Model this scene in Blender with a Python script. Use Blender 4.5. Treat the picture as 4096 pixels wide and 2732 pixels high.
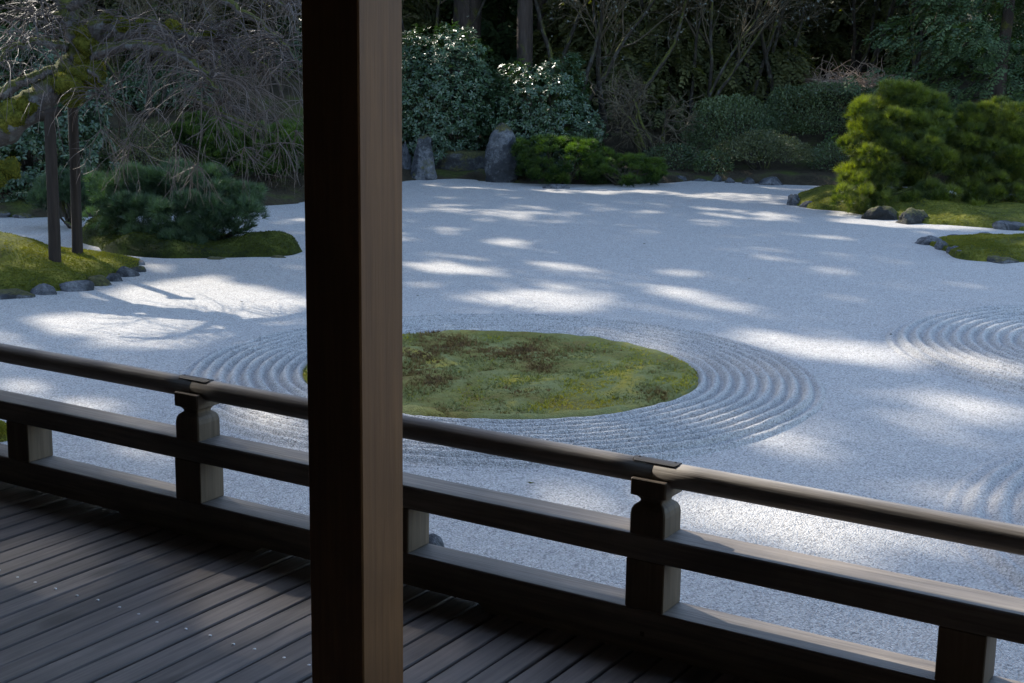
import bpy, math
import numpy as np
from mathutils import Vector, Matrix

# ------------------------------------------------------------------ scene, camera, light
for o in list(bpy.data.objects): bpy.data.objects.remove(o, do_unlink=True)
SC = bpy.context.scene
COL = SC.collection
SC.render.engine = 'CYCLES'
FOC = 5689.0                      # focal length in pixels of the 4096-wide photograph
PITCH, ROLL, YAW = math.radians(11.595), math.radians(-0.782), math.radians(31.854)
CAMZ, DECKZ = 2.40, 0.75
f_ = np.array([0, math.cos(PITCH), -math.sin(PITCH)]); r_ = np.array([1.0, 0, 0]); d_ = np.cross(f_, r_)
CR = math.cos(ROLL) * r_ + math.sin(ROLL) * d_
CD = math.cos(ROLL) * d_ - math.sin(ROLL) * r_
cam = bpy.data.cameras.new('camera'); cam.lens = 50.0; cam.sensor_width = 36.0
cam.clip_start = 0.05; cam.clip_end = 2000
camo = bpy.data.objects.new('camera', cam); COL.objects.link(camo)
camo.matrix_world = Matrix(((CR[0], -CD[0], -f_[0], 0), (CR[1], -CD[1], -f_[1], 0), (CR[2], -CD[2], -f_[2], CAMZ), (0, 0, 0, 1)))
SC.camera = camo

LX, LY = 0.818, -1.038            # how far sunlight travels sideways for each metre it falls
SUN_EL = math.atan(1 / math.hypot(LX, LY)); SUN_AZ = math.atan2(-LX, -LY)
w = bpy.data.worlds.new('World'); SC.world = w; w.use_nodes = True
nt = w.node_tree; nt.nodes.clear()
sky = nt.nodes.new('ShaderNodeTexSky'); sky.sky_type = 'NISHITA'; sky.sun_disc = False
sky.sun_elevation = SUN_EL; sky.sun_rotation = SUN_AZ % (2 * math.pi)
sky.air_density = 1.0; sky.dust_density = 1.0; sky.ozone_density = 1.0; sky.altitude = 100
bg = nt.nodes.new('ShaderNodeBackground'); bg.inputs[1].default_value = 0.15
wo = nt.nodes.new('ShaderNodeOutputWorld')
nt.links.new(sky.outputs[0], bg.inputs[0]); nt.links.new(bg.outputs[0], wo.inputs[0])
sun = bpy.data.lights.new('sun', 'SUN'); sun.energy = 2.75; sun.angle = math.radians(0.7); sun.color = (1.0, 0.93, 0.82)
suno = bpy.data.objects.new('sun', sun); COL.objects.link(suno); suno.location = (-20, 26, 25)
suno.rotation_euler = Vector((LX, LY, -1)).to_track_quat('-Z', 'Y').to_euler()
vs = SC.view_settings; vs.view_transform = 'Standard'; vs.look = 'None'; vs.gamma = 1.0; vs.exposure = 1.98; vs.use_curve_mapping = False

# ------------------------------------------------------------------ pixel helpers (photo shown 2351 wide)
K = 4096 / 2351.0
def rays(px, py):
    px = np.asarray(px, float) * K - 2048; py = np.asarray(py, float) * K - 1366
    return px[..., None] * CR + py[..., None] * CD + FOC * f_
def on_z(px, py, z=0.0):
    r = rays(px, py); t = (z - CAMZ) / r[..., 2]
    return r * t[..., None] + np.array([0, 0, CAMZ])
def on_y(px, py, y):
    r = rays(px, py); t = y / r[..., 1]
    return r * np.asarray(t)[..., None] + np.array([0, 0, CAMZ])
def to_px(P):
    P = np.asarray(P, float) - np.array([0, 0, CAMZ])
    zf = P @ f_
    return (P @ CR / zf * FOC + 2048) / K, (P @ CD / zf * FOC + 1366) / K

# ------------------------------------------------------------------ mesh helpers
def mesh(name, V, F, mat, parent=None, smooth=False, rnd=None, loc=None, rot=None):
    """F: one array (m,k) or list of such arrays."""
    V = np.asarray(V, np.float32).reshape(-1, 3)
    Fs = F if isinstance(F, list) else [F]
    Fs = [np.asarray(a, np.int32) for a in Fs if len(a)]
    me = bpy.data.meshes.new(name)
    me.vertices.add(len(V)); me.vertices.foreach_set('co', V.ravel())
    nl = sum(a.size for a in Fs); nf = sum(len(a) for a in Fs)
    me.loops.add(nl); me.loops.foreach_set('vertex_index', np.concatenate([a.ravel() for a in Fs]))
    tot = np.concatenate([np.full(len(a), a.shape[1], np.int32) for a in Fs])
    st = np.concatenate([[0], np.cumsum(tot)[:-1]]).astype(np.int32)
    me.polygons.add(nf); me.polygons.foreach_set('loop_start', st)
    me.polygons.foreach_set('loop_total', tot)
    me.polygons.foreach_set('use_smooth', np.full(nf, smooth))
    if rnd is not None:
        at = me.attributes.new('rnd', 'FLOAT', 'FACE'); at.data.foreach_set('value', np.asarray(rnd, np.float32))
    me.update(calc_edges=True)
    me.materials.append(mat)
    return obj(name, me, parent, loc, rot)
def obj(name, me, parent=None, loc=None, rot=None):
    o = bpy.data.objects.new(name, me); COL.objects.link(o)
    if parent: o.parent = parent
    if loc is not None: o.location = loc
    if rot is not None: o.rotation_euler = rot
    return o
def tag(o, label=None, cat=None, group=None, kind=None):
    if label: o['label'] = label
    if cat: o['category'] = cat
    if group: o['group'] = group
    if kind: o['kind'] = kind
    return o
def empty(name, label, cat, loc=(0, 0, 0), rotz=0, group=None):
    o = bpy.data.objects.new(name, None); COL.objects.link(o); o.empty_display_size = 0.2
    o.location = loc; o.rotation_euler = (0, 0, rotz)
    return tag(o, label, cat, group)

def box(a, b, bev=0.0):
    """box from corner a to corner b with chamfered long edges"""
    (x0, y0, z0), (x1, y1, z1) = a, b
    if bev <= 0:
        V = [(x0,y0,z0),(x1,y0,z0),(x1,y1,z0),(x0,y1,z0),(x0,y0,z1),(x1,y0,z1),(x1,y1,z1),(x0,y1,z1)]
        return np.array(V), np.array([(0,3,2,1),(4,5,6,7),(0,1,5,4),(1,2,6,5),(2,3,7,6),(3,0,4,7)])
    e = bev
    V = []; 
    for x, s in ((x0, 1), (x1, -1)):
        pass
    import itertools
    P = {}
    for ix in (0, 1):
        for iy in (0, 1):
            for iz in (0, 1):
                cx, cy, cz = (x0, x1)[ix], (y0, y1)[iy], (z0, z1)[iz]
                sx, sy, sz = (1, -1)[ix] * e, (1, -1)[iy] * e, (1, -1)[iz] * e
                for ax, p in enumerate(((cx, cy + sy, cz + sz), (cx + sx, cy, cz + sz), (cx + sx, cy + sy, cz))):
                    P[ix, iy, iz, ax] = len(V); V.append(p)
    Q, T = [], []
    for i in (0, 1):
        Q.append([P[i,0,0,0],P[i,1,0,0],P[i,1,1,0],P[i,0,1,0]]); Q.append([P[0,i,0,1],P[1,i,0,1],P[1,i,1,1],P[0,i,1,1]]); Q.append([P[0,0,i,2],P[1,0,i,2],P[1,1,i,2],P[0,1,i,2]])
    for i in (0, 1):
        for j in (0, 1):
            Q.append([P[0,i,j,1],P[1,i,j,1],P[1,i,j,2],P[0,i,j,2]]); Q.append([P[i,0,j,0],P[i,1,j,0],P[i,1,j,2],P[i,0,j,2]]); Q.append([P[i,j,0,0],P[i,j,1,0],P[i,j,1,1],P[i,j,0,1]])
    for k in itertools.product((0,1),(0,1),(0,1)): T.append([P[k+(0,)],P[k+(1,)],P[k+(2,)]])
    V = np.array(V); c = V.mean(0)
    def fix(F):
        out = []
        for f in F:
            p = V[f]; n = np.cross(p[1]-p[0], p[2]-p[0])
            out.append(f if n @ (p.mean(0)-c) > 0 else f[::-1])
        return np.array(out)
    return V, [fix(Q), fix(T)]
def join(parts):
    V, Fd, n = [], {}, 0
    for v, F in parts:
        for a in (F if isinstance(F, list) else [F]):
            a = np.asarray(a); Fd.setdefault(a.shape[1], []).append(a + n)
        V.append(v); n += len(v)
    return np.concatenate(V), [np.concatenate(x) for x in Fd.values()]
def rings(R, cap=True):
    """R (n,m,3) closed rings -> quads (+ fan caps)"""
    n, m, _ = R.shape
    i = np.arange(n - 1)[:, None] * m; j = np.arange(m)[None]; j2 = (j + 1) % m
    q = np.stack([i + j, i + j2, i + m + j2, i + m + j], -1).reshape(-1, 4)
    V = R.reshape(-1, 3); Fs = [q]
    if cap:
        V = np.concatenate([V, R[0].mean(0)[None], R[-1].mean(0)[None]])
        a, b = n * m, n * m + 1; j = np.arange(m); j2 = (j + 1) % m
        Fs.append(np.concatenate([np.stack([np.full(m, a), j2, j], -1), np.stack([np.full(m, b), (n-1)*m + j, (n-1)*m + j2], -1)]))
    return V, Fs
def tube(pts, rad, m=8, noise=0.0, seed=0, cap=True):
    pts = np.asarray(pts, float); n = len(pts); rad = np.broadcast_to(np.asarray(rad, float), (n,))
    t = np.gradient(pts, axis=0); t /= np.linalg.norm(t, axis=1)[:, None] + 1e-9
    ref = np.array([0.31, 0.17, 0.93]) if abs(t[0] @ np.array([0.31, 0.17, 0.93])) < 0.93 else np.array([1.0, 0, 0])
    a = np.cross(t, ref); a /= np.linalg.norm(a, axis=1)[:, None] + 1e-9; b = np.cross(t, a)
    th = np.arange(m) / m * 2 * math.pi
    rr = rad[:, None] * np.ones((1, m))
    if noise:
        g = np.random.default_rng(seed); rr = rr * (1 + noise * g.normal(size=(n, m)))
    R = pts[:, None] + rr[..., None] * (np.cos(th)[None, :, None] * a[:, None] + np.sin(th)[None, :, None] * b[:, None])
    return rings(R, cap)
def spline(P, n):
    P = np.asarray(P, float); k = len(P)
    s = np.linspace(0, k - 1, n); i = np.clip(s.astype(int), 0, k - 2); t = (s - i)[:, None]
    Q = np.concatenate([[2*P[0]-P[1]], P, [2*P[-1]-P[-2]]])
    p0, p1, p2, p3 = Q[i], Q[i+1], Q[i+2], Q[i+3]
    return 0.5 * (2*p1 + (p2-p0)*t + (2*p0-5*p1+4*p2-p3)*t**2 + (3*p1-p0-3*p2+p3)*t**3)
class Noise:
    def __init__(s, seed, scale=1.0, oct=3):
        g = np.random.default_rng(seed); s.k = []
        for o in range(oct):
            for _ in range(6):
                d = g.normal(size=3); d /= np.linalg.norm(d)
                s.k.append((d * scale * 2**o * g.uniform(0.7, 1.4), g.uniform(0, 6.28), 0.55**o))
    def __call__(s, P):
        P = np.asarray(P, float); v = 0; n = 0
        for k, ph, a in s.k: v = v + a * np.sin(P @ k + ph); n += a * a
        return v / math.sqrt(n * 0.5 * 1.6)

# ------------------------------------------------------------------ materials
class NB:
    def __init__(s, name):
        s.m = bpy.data.materials.new(name); s.m.use_nodes = True; s.t = s.m.node_tree; s.t.nodes.clear()
        s.out = s.n('OutputMaterial'); s.tc = None
    def n(s, t, **kw):
        x = s.t.nodes.new('ShaderNode' + t)
        for k, v in kw.items():
            if k.startswith('i_'):
                key = k[2:]; x.inputs[int(key) if key.isdigit() else key.replace('_', ' ')].default_value = v
            else: setattr(x, k, v)
        return x
    def l(s, a, b): s.t.links.new(a, b); return s
    def coord(s, which='Object', scale=(1, 1, 1), rnd=False):
        tc = s.n('TexCoord'); mp = s.n('Mapping'); mp.inputs['Scale'].default_value = scale
        s.l(tc.outputs[which], mp.inputs[0])
        if rnd:
            oi = s.n('ObjectInfo'); ml = s.n('Math', operation='MULTIPLY', i_1=57.0); s.l(oi.outputs['Random'], ml.inputs[0])
            cb = s.n('CombineXYZ'); s.l(ml.outputs[0], cb.inputs[0]); s.l(ml.outputs[0], cb.inputs[1]); s.l(ml.outputs[0], cb.inputs[2]); s.l(cb.outputs[0], mp.inputs[1])
        return mp.outputs[0]
    def noise(s, v, scale, detail=4, rough=0.55, dist=0.0):
        x = s.n('TexNoise', i_Scale=scale, i_Detail=detail, i_Roughness=rough, i_Distortion=dist); s.l(v, x.inputs['Vector']); return x.outputs['Fac']
    def ramp(s, f, stops):
        x = s.n('ValToRGB'); e = x.color_ramp.elements
        while len(e) < len(stops): e.new(0.5)
        for i, (p, c) in enumerate(stops): e[i].position = p; e[i].color = (*c, 1) if len(c) == 3 else c
        s.l(f, x.inputs[0]); return x.outputs[0]
    def mix(s, f, a, b, mode='MIX'):
        x = s.n('Mix', data_type='RGBA', blend_type=mode)
        for i, v in ((0, f), (6, a), (7, b)):
            if hasattr(v, 'is_linked'): s.l(v, x.inputs[i])
            else: x.inputs[i].default_value = v if i == 0 else ((*v, 1) if len(v) == 3 else v)
        return x.outputs[2]
    def math(s, op, a, b=0.0):
        x = s.n('Math', operation=op)
        for i, v in ((0, a), (1, b)):
            if hasattr(v, 'is_linked'): s.l(v, x.inputs[i])
            else: x.inputs[i].default_value = v
        return x.outputs[0]
    def bump(s, h, strength, dist, prev=None):
        x = s.n('Bump', i_Strength=strength, i_Distance=dist); s.l(h, x.inputs['Height'])
        if prev is not None: s.l(prev, x.inputs['Normal'])
        return x.outputs[0]
    def pbr(s, col, rough=0.8, nrm=None, spec=0.5, metal=0.0):
        x = s.n('BsdfPrincipled')
        if hasattr(col, 'is_linked'): s.l(col, x.inputs['Base Color'])
        else: x.inputs['Base Color'].default_value = (*col, 1)
        if hasattr(rough, 'is_linked'): s.l(rough, x.inputs['Roughness'])
        else: x.inputs['Roughness'].default_value = rough
        x.inputs['Specular IOR Level'].default_value = spec; x.inputs['Metallic'].default_value = metal
        if nrm is not None: s.l(nrm, x.inputs['Normal'])
        s.l(x.outputs[0], s.out.inputs[0]); s.b = x; return s.m

def mat_gravel():
    b = NB('white_gravel'); P = b.coord()
    vo = b.n('TexVoronoi', i_Scale=98.0, i_Randomness=1.0); b.l(P, vo.inputs['Vector'])
    cell = b.ramp(vo.outputs['Color'], [(0.0, (0.09, 0.09, 0.085)), (0.13, (0.20, 0.19, 0.18)), (0.3, (0.34, 0.325, 0.30)), (0.65, (0.45, 0.43, 0.40)), (1.0, (0.56, 0.535, 0.50))])
    big = b.noise(P, 0.55, 3); mid = b.noise(P, 7.0, 4)
    c2 = b.mix(0.35, cell, b.ramp(mid, [(0.3, (0.72, 0.71, 0.70)), (0.7, (1.0, 0.99, 0.97))]), 'MULTIPLY')
    c3 = b.mix(b.math('MULTIPLY', big, 0.25), c2, (0.42, 0.405, 0.38))
    fine = b.noise(P, 190.0, 2)
    h = b.math('ADD', b.math('MULTIPLY', vo.outputs['Distance'], -1.0), b.math('MULTIPLY', fine, 0.35))
    n1 = b.bump(b.math('ADD', b.noise(P, 5.0, 4), b.math('MULTIPLY', b.noise(P, 28.0, 3), 0.5)), 0.6, 0.03)
    n2 = b.bump(h, 0.75, 0.012, n1)
    c4 = b.mix(b.math('MULTIPLY', b.ramp(vo.outputs['Distance'], [(0.45, (0, 0, 0)), (0.95, (1, 1, 1))]), 0.55), c3, (0.12, 0.12, 0.12))
    return b.pbr(c4, 0.85, n2, 0.25)
def mat_wood(name, axis, dark, light, rough=0.62, bump=0.35, knots=True, moss=False):
    b = NB(name); sc = [24, 24, 24]; sc[axis] = 1.9
    P = b.coord('Object', tuple(sc), rnd=True)
    P2 = b.coord('Object', (1, 1, 1), rnd=True)
    g1 = b.noise(P, 1.0, 6, 0.62, 0.4); sc2 = [90, 90, 90]; sc2[axis] = 2.5
    g2 = b.noise(b.coord('Object', tuple(sc2), rnd=True), 1.0, 3, 0.6)
    big = b.noise(P2, 1.7, 4)
    f = b.math('ADD', b.math('MULTIPLY', g1, 0.6), b.math('MULTIPLY', g2, 0.4))
    c = b.mix(f, dark, light)
    c = b.ramp(f, [(0.25, tuple(x * 0.7 for x in dark)), (0.42, tuple(x * .75 + y * .25 for x, y in zip(dark, light))), (0.60, light), (0.8, tuple(min(1, x * 1.1) for x in light))])
    c = b.mix(b.math('MULTIPLY', b.ramp(big, [(0.38, (0, 0, 0)), (0.62, (1, 1, 1))]), 0.55), c, tuple(x * 0.62 for x in dark))
    h = b.math('ADD', g1, b.math('MULTIPLY', g2, 0.8))
    if knots:
        ks = [5.0, 5.0, 5.0]; ks[axis] = 2.1
        v = b.n('TexVoronoi', i_Scale=1.0); b.l(b.coord('Object', tuple(ks), rnd=True), v.inputs['Vector'])
        k = b.ramp(v.outputs['Distance'], [(0.09, (1, 1, 1)), (0.20, (0, 0, 0))])
        c = b.mix(b.math('MULTIPLY', k, 0.7), c, tuple(x * 0.3 for x in dark))
    oi = b.n('ObjectInfo'); hv = b.n('HueSaturation'); b.l(c, hv.inputs['Color'])
    b.l(b.math('ADD', b.math('MULTIPLY', oi.outputs['Random'], 0.35), 0.82), hv.inputs['Value'])
    return b.pbr(hv.outputs[0], rough, b.bump(h, bump, 0.004), 0.4)
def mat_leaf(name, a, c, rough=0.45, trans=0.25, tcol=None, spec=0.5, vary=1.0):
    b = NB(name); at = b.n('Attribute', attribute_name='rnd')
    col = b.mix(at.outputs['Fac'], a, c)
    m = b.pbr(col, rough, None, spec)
    if trans:
        t = b.n('BsdfTranslucent'); hv = b.mix(1.0, col, tcol or (0.9, 1.0, 0.3), 'MULTIPLY')
        hv2 = b.n('HueSaturation', i_Value=1.9, i_Saturation=1.1); b.l(hv, hv2.inputs['Color']); b.l(hv2.outputs[0], t.inputs[0])
        mx = b.n('MixShader', i_0=trans); b.l(b.b.outputs[0], mx.inputs[1]); b.l(t.outputs[0], mx.inputs[2]); b.l(mx.outputs[0], b.out.inputs[0])
    return m
def mat_bark(name, dark, light, moss=0.0, scale=6.0, stretch=0.25, mosscol=((0.03, 0.036, 0.010), (0.11, 0.11, 0.025)), lichen=0.0):
    b = NB(name); P = b.coord('Object', (scale, scale, scale * stretch)); Q = b.coord()
    n = b.noise(P, 1.0, 6, 0.65, 0.6); n2 = b.noise(P, 4.0, 4)
    c = b.ramp(b.math('ADD', b.math('MULTIPLY', n, 0.65), b.math('MULTIPLY', n2, 0.35)), [(0.3, dark), (0.7, light)])
    h = b.math('ADD', n, b.math('MULTIPLY', n2, 0.5)); nr = b.bump(h, 0.8, 0.03)
    if lichen:
        l = b.ramp(b.noise(Q, 9.0, 5), [(0.52, (0, 0, 0)), (0.6, (1, 1, 1))])
        c = b.mix(b.math('MULTIPLY', l, lichen), c, (0.24, 0.26, 0.25))
    if moss:
        ge = b.n('NewGeometry'); sp = b.n('SeparateXYZ'); b.l(ge.outputs['Normal'], sp.inputs[0])
        mk = b.math('ADD', b.math('MULTIPLY', sp.outputs[2], 0.45), b.noise(Q, 3.2, 4, 0.6))
        mk = b.ramp(mk, [(0.62 - moss * 0.3, (0, 0, 0)), (0.74 - moss * 0.3, (1, 1, 1))])
        mc = b.ramp(b.noise(Q, 30.0, 3), [(0.3, mosscol[0]), (0.7, mosscol[1])])
        c = b.mix(mk, c, mc); nr = b.bump(b.noise(Q, 70.0, 3), 0.8, 0.02, nr)
    return b.pbr(c, 0.9, nr, 0.2)
def mat_rock(name, dark, light, moss=0.0, scale=4.0):
    b = NB(name); P = b.coord('Object', (1, 1, 1), rnd=True)
    n = b.noise(P, scale, 8, 0.7, 0.3); n2 = b.noise(P, scale * 6, 4, 0.6); sp = b.noise(P, scale * 14, 2)
    c = b.ramp(b.math('ADD', b.math('MULTIPLY', n, 0.6), b.math('MULTIPLY', n2, 0.4)), [(0.36, dark), (0.50, tuple((x * .55 + y * .45) for x, y in zip(dark, light))), (0.62, light)])
    c = b.mix(b.ramp(sp, [(0.62, (0, 0, 0)), (0.70, (0.6, 0.6, 0.6))]), c, tuple(min(1, x * 1.35) for x in light))
    c = b.mix(b.math('MULTIPLY', b.ramp(b.noise(P, scale * .8, 7, 0.72, 0.6), [(0.47, (0, 0, 0)), (0.55, (1, 1, 1))]), 0.85), c, tuple(x * .8 for x in dark))
    nr = b.bump(b.math('ADD', n, b.math('MULTIPLY', n2, 0.5)), 0.9, 0.05)
    if moss:
        ge = b.n('NewGeometry'); s = b.n('SeparateXYZ'); b.l(ge.outputs['Normal'], s.inputs[0])
        mk = b.math('ADD', b.math('MULTIPLY', s.outputs[2], 0.35), b.noise(P, 3.0, 5, 0.6))
        mk = b.math('ADD', mk, b.math('MULTIPLY', b.noise(P, 18.0, 4), 0.25))
        mk = b.ramp(mk, [(0.90 - moss * 0.3, (0, 0, 0)), (1.04 - moss * 0.3, (1, 1, 1))])
        mc = b.ramp(b.noise(P, 24.0, 3), [(0.3, (0.018, 0.016, 0.008)), (0.7, (0.085, 0.080, 0.024))])
        c = b.mix(mk, c, mc)
    return b.pbr(c, 0.85, nr, 0.3)
def mat_moss(name, cols, scale=2.2, dk=0.5):
    b = NB(name); P = b.coord()
    n = b.noise(P, scale, 5, 0.6, 0.4); n2 = b.noise(P, 26.0, 4); n3 = b.noise(P, 120.0, 2)
    c = b.ramp(n, [(0.30, cols[0]), (0.44, cols[1]), (0.55, cols[2]), (0.68, cols[3])])
    c = b.mix(b.math('MULTIPLY', b.ramp(n2, [(0.35, (1, 1, 1)), (0.6, (0, 0, 0))]), dk), c, tuple(x * 0.35 for x in cols[0]))
    nr = b.bump(b.math('ADD', b.math('MULTIPLY', n2, 0.7), n3), 1.0, 0.02)
    return b.pbr(c, 0.95, nr, 0.1)

M = {}
M['gravel'] = mat_gravel()
M['deck'] = mat_wood('weathered_deck_wood', 1, (0.098, 0.083, 0.075), (0.225, 0.19, 0.17), 0.55, 0.5)
M['rail_u'] = mat_wood('weathered_rail_wood', 0, (0.085, 0.070, 0.056), (0.21, 0.178, 0.145), 0.6, 0.5, False)
M['rail_z'] = mat_wood('weathered_post_wood', 2, (0.085, 0.058, 0.034), (0.165, 0.118, 0.072), 0.65, 0.4, False)
M['rail_round'] = mat_wood('round_rail_wood', 0, (0.18, 0.158, 0.138), (0.42, 0.378, 0.33), 0.66, 0.6, False)
M['column'] = mat_wood('column_wood', 2, (0.135, 0.056, 0.018), (0.215, 0.098, 0.033), 0.6, 0.25)
M['dark_wood'] = mat_wood('pavilion_wood', 0, (0.085, 0.058, 0.038), (0.165, 0.115, 0.08), 0.7, 0.3)
b = NB('copper_plate'); M['plate'] = b.pbr((0.022, 0.021, 0.023), 0.62, b.bump(b.noise(b.coord(), 60.0, 3), 0.15, 0.002), 0.3, 0.0)
b = NB('nail_steel'); M['nail'] = b.pbr((0.55, 0.56, 0.58), 0.3, b.bump(b.noise(b.coord(), 300.0, 2), 0.3, 0.001), 0.5, 1.0)
M['rock'] = mat_rock('grey_stone', (0.028, 0.030, 0.033), (0.15, 0.15, 0.155), 0.0)
M['rock_dark'] = mat_rock('dark_ledge_stone', (0.010, 0.010, 0.009), (0.07, 0.066, 0.058), 0.30, 3.5)
M['rock_moss'] = mat_rock('mossy_grey_stone', (0.022, 0.024, 0.027), (0.15, 0.15, 0.155), 0.42, 3.0)
M['rock_very_moss'] = mat_rock('very_mossy_stone', (0.03, 0.03, 0.03), (0.13, 0.13, 0.125), 0.95, 3.0)
M['moss'] = mat_moss('green_moss', ((0.030, 0.038, 0.010), (0.070, 0.080, 0.014), (0.125, 0.130, 0.020), (0.19, 0.175, 0.03)))
M['moss_shaded'] = mat_moss('shaded_moss', ((0.012, 0.016, 0.006), (0.022, 0.030, 0.008), (0.045, 0.055, 0.010), (0.09, 0.10, 0.016)))  # moss colours darkened to stand in for the shade under the pine
M['moss_circle'] = mat_moss('mixed_moss', ((0.19, 0.115, 0.042), (0.21, 0.195, 0.055), (0.225, 0.230, 0.090), (0.45, 0.33, 0.045)), 1.7, 0.22)
M['moss_fuzz'] = mat_leaf('moss_fuzz', (0.050, 0.062, 0.012), (0.20, 0.18, 0.03), 0.9, 0.2, spec=0.1)
M['moss_fuzz_shaded'] = mat_leaf('shaded_moss_fuzz', (0.016, 0.022, 0.006), (0.085, 0.095, 0.016), 0.9, 0.15, spec=0.1)  # fuzz for the same bank, with that shade put into its colour
b = NB('moss_tuft'); at = b.n('Attribute', attribute_name='rnd')
M['tuft'] = b.pbr(b.ramp(at.outputs['Fac'], [(0.0, (0.11, 0.066, 0.030)), (0.20, (0.19, 0.112, 0.042)), (0.32, (0.215, 0.195, 0.06)), (0.56, (0.245, 0.255, 0.10)), (0.70, (0.34, 0.31, 0.03)), (1.0, (0.56, 0.40, 0.05))]), 0.9, None, 0.15)
b = NB('forest_soil'); P_ = b.coord(); nn = b.noise(P_, 1.2, 6, 0.65)
M['soil'] = b.pbr(b.ramp(nn, [(0.3, (0.018, 0.015, 0.010)), (0.5, (0.045, 0.036, 0.022)), (0.62, (0.05, 0.06, 0.016)), (0.75, (0.09, 0.10, 0.02))]), 0.95, b.bump(b.noise(P_, 14.0, 5), 1.0, 0.06), 0.1)
M['rhodo'] = mat_leaf('rhododendron_leaf', (0.018, 0.042, 0.018), (0.050, 0.085, 0.034), 0.36, 0.14, (0.8, 1, 0.2), 0.6)
M['small_leaf'] = mat_leaf('azalea_leaf', (0.028, 0.050, 0.021), (0.092, 0.120, 0.046), 0.42, 0.15, (0.8, 1, 0.25), 0.45)
M['olive_leaf'] = mat_leaf('olive_azalea_leaf', (0.038, 0.046, 0.018), (0.125, 0.130, 0.055), 0.5, 0.2, (0.95, 1, 0.3), 0.4)
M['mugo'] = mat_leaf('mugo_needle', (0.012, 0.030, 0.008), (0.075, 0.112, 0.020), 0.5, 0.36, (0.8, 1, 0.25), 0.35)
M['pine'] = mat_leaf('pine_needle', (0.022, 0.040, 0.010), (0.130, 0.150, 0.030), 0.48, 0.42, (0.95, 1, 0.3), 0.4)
M['dark_pine'] = mat_leaf('dark_pine_needle', (0.022, 0.044, 0.024), (0.085, 0.125, 0.062), 0.5, 0.2, (0.8, 1, 0.4), 0.4)
M['conifer'] = mat_leaf('conifer_spray', (0.022, 0.046, 0.021), (0.075, 0.110, 0.042), 0.6, 0.18, (0.8, 1, 0.3), 0.3)
M['cedar'] = mat_leaf('cedar_spray', (0.042, 0.052, 0.024), (0.140, 0.142, 0.058), 0.6, 0.3, (0.9, 1, 0.3), 0.3)
M['lichen'] = mat_leaf('lichen_tuft', (0.09, 0.10, 0.085), (0.20, 0.21, 0.185), 0.9, 0.1, (1, 1, 0.8), 0.1)
M['twig'] = mat_leaf('cherry_twig', (0.022, 0.016, 0.012), (0.125, 0.095, 0.080), 0.55, 0.0, spec=0.3)
M['twig_moss'] = mat_leaf('mossy_twig', (0.040, 0.031, 0.020), (0.130, 0.105, 0.062), 0.7, 0.0, spec=0.3)
M['twig_pale'] = mat_leaf('dry_twig', (0.20, 0.14, 0.10), (0.42, 0.32, 0.25), 0.7, 0.0, spec=0.3)
M['cherry_bark'] = mat_bark('cherry_bark', (0.045, 0.036, 0.032), (0.145, 0.125, 0.118), 0.45, 7.0, 0.6, lichen=0.35)
M['fir_bark'] = mat_bark('fir_bark', (0.016, 0.012, 0.010), (0.075, 0.058, 0.050), 0.12, 7.0, 0.12)
M['mossy_bark'] = mat_bark('mossy_bark', (0.013, 0.011, 0.009), (0.050, 0.042, 0.034), 0.25, 8.0, 0.5, lichen=0.12)
M['moss_stem'] = mat_bark('moss_stem', (0.020, 0.016, 0.012), (0.075, 0.062, 0.05), 0.85, 8.0, 0.5)
M['prop'] = mat_bark('prop_wood', (0.012, 0.009, 0.007), (0.045, 0.033, 0.026), 0.0, 9.0, 0.07)
M['stem'] = mat_bark('shrub_stem', (0.022, 0.018, 0.014), (0.075, 0.062, 0.05), 0.2, 12.0, 0.4)

# ------------------------------------------------------------------ foliage helpers
def unit(v): return v / (np.linalg.norm(v, axis=-1, keepdims=True) + 1e-9)
def soup(name, bV, bF, pos, d, nrm, s, rnd, mat, parent=None):
    """many copies of a small leaf shape as one mesh: x axis of the shape along d, z along nrm"""
    d = unit(d); y = unit(np.cross(nrm, d)); z = np.cross(d, y); n = len(pos); bV = np.asarray(bV, float)
    s = np.broadcast_to(np.asarray(s, float), (n,))
    V = pos[:, None] + s[:, None, None] * (bV[None, :, 0:1] * d[:, None] + bV[None, :, 1:2] * y[:, None] + bV[None, :, 2:3] * z[:, None])
    k = len(bV); Fs = []; rr = []
    for a in (bF if isinstance(bF, list) else [bF]):
        a = np.asarray(a); Fs.append((a[None] + (np.arange(n) * k)[:, None, None]).reshape(-1, a.shape[1])); rr.append(np.repeat(rnd, len(a)))
    return mesh(name, V.reshape(-1, 3), Fs, mat, parent, False, np.concatenate(rr))
LEAF = (np.array([(0,0,0),(.30,.21,.06),(.72,.21,.04),(1,0,-.06),(.72,-.21,.04),(.30,-.21,.06)]), np.array([(0,3,2,1),(0,5,4,3)]))
SMALL = (np.array([(0,0,0),(.5,.28,.06),(1,0,0),(.5,-.28,.06)]), np.array([(0,1,2),(0,2,3)]))
def tuft_shape(n, seed, width=0.06, spread=0.9):
    g = np.random.default_rng(seed); V = []; F = []
    for i in range(n):
        a = i * 2.399 + g.uniform(-.3, .3); sp = spread * math.sqrt((i + .5) / n) * g.uniform(.8, 1.15)
        d = np.array([math.cos(sp), math.sin(sp) * math.cos(a), math.sin(sp) * math.sin(a)])
        t = unit(np.cross(d, g.normal(size=3))) * width * 0.5; L = g.uniform(.8, 1.1); o = np.array([g.uniform(-.25, .1), 0, 0])
        k = len(V); V += [o - t, o + t, o + d * L]; F.append((k, k + 1, k + 2))
    return np.array(V), np.array(F)
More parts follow.
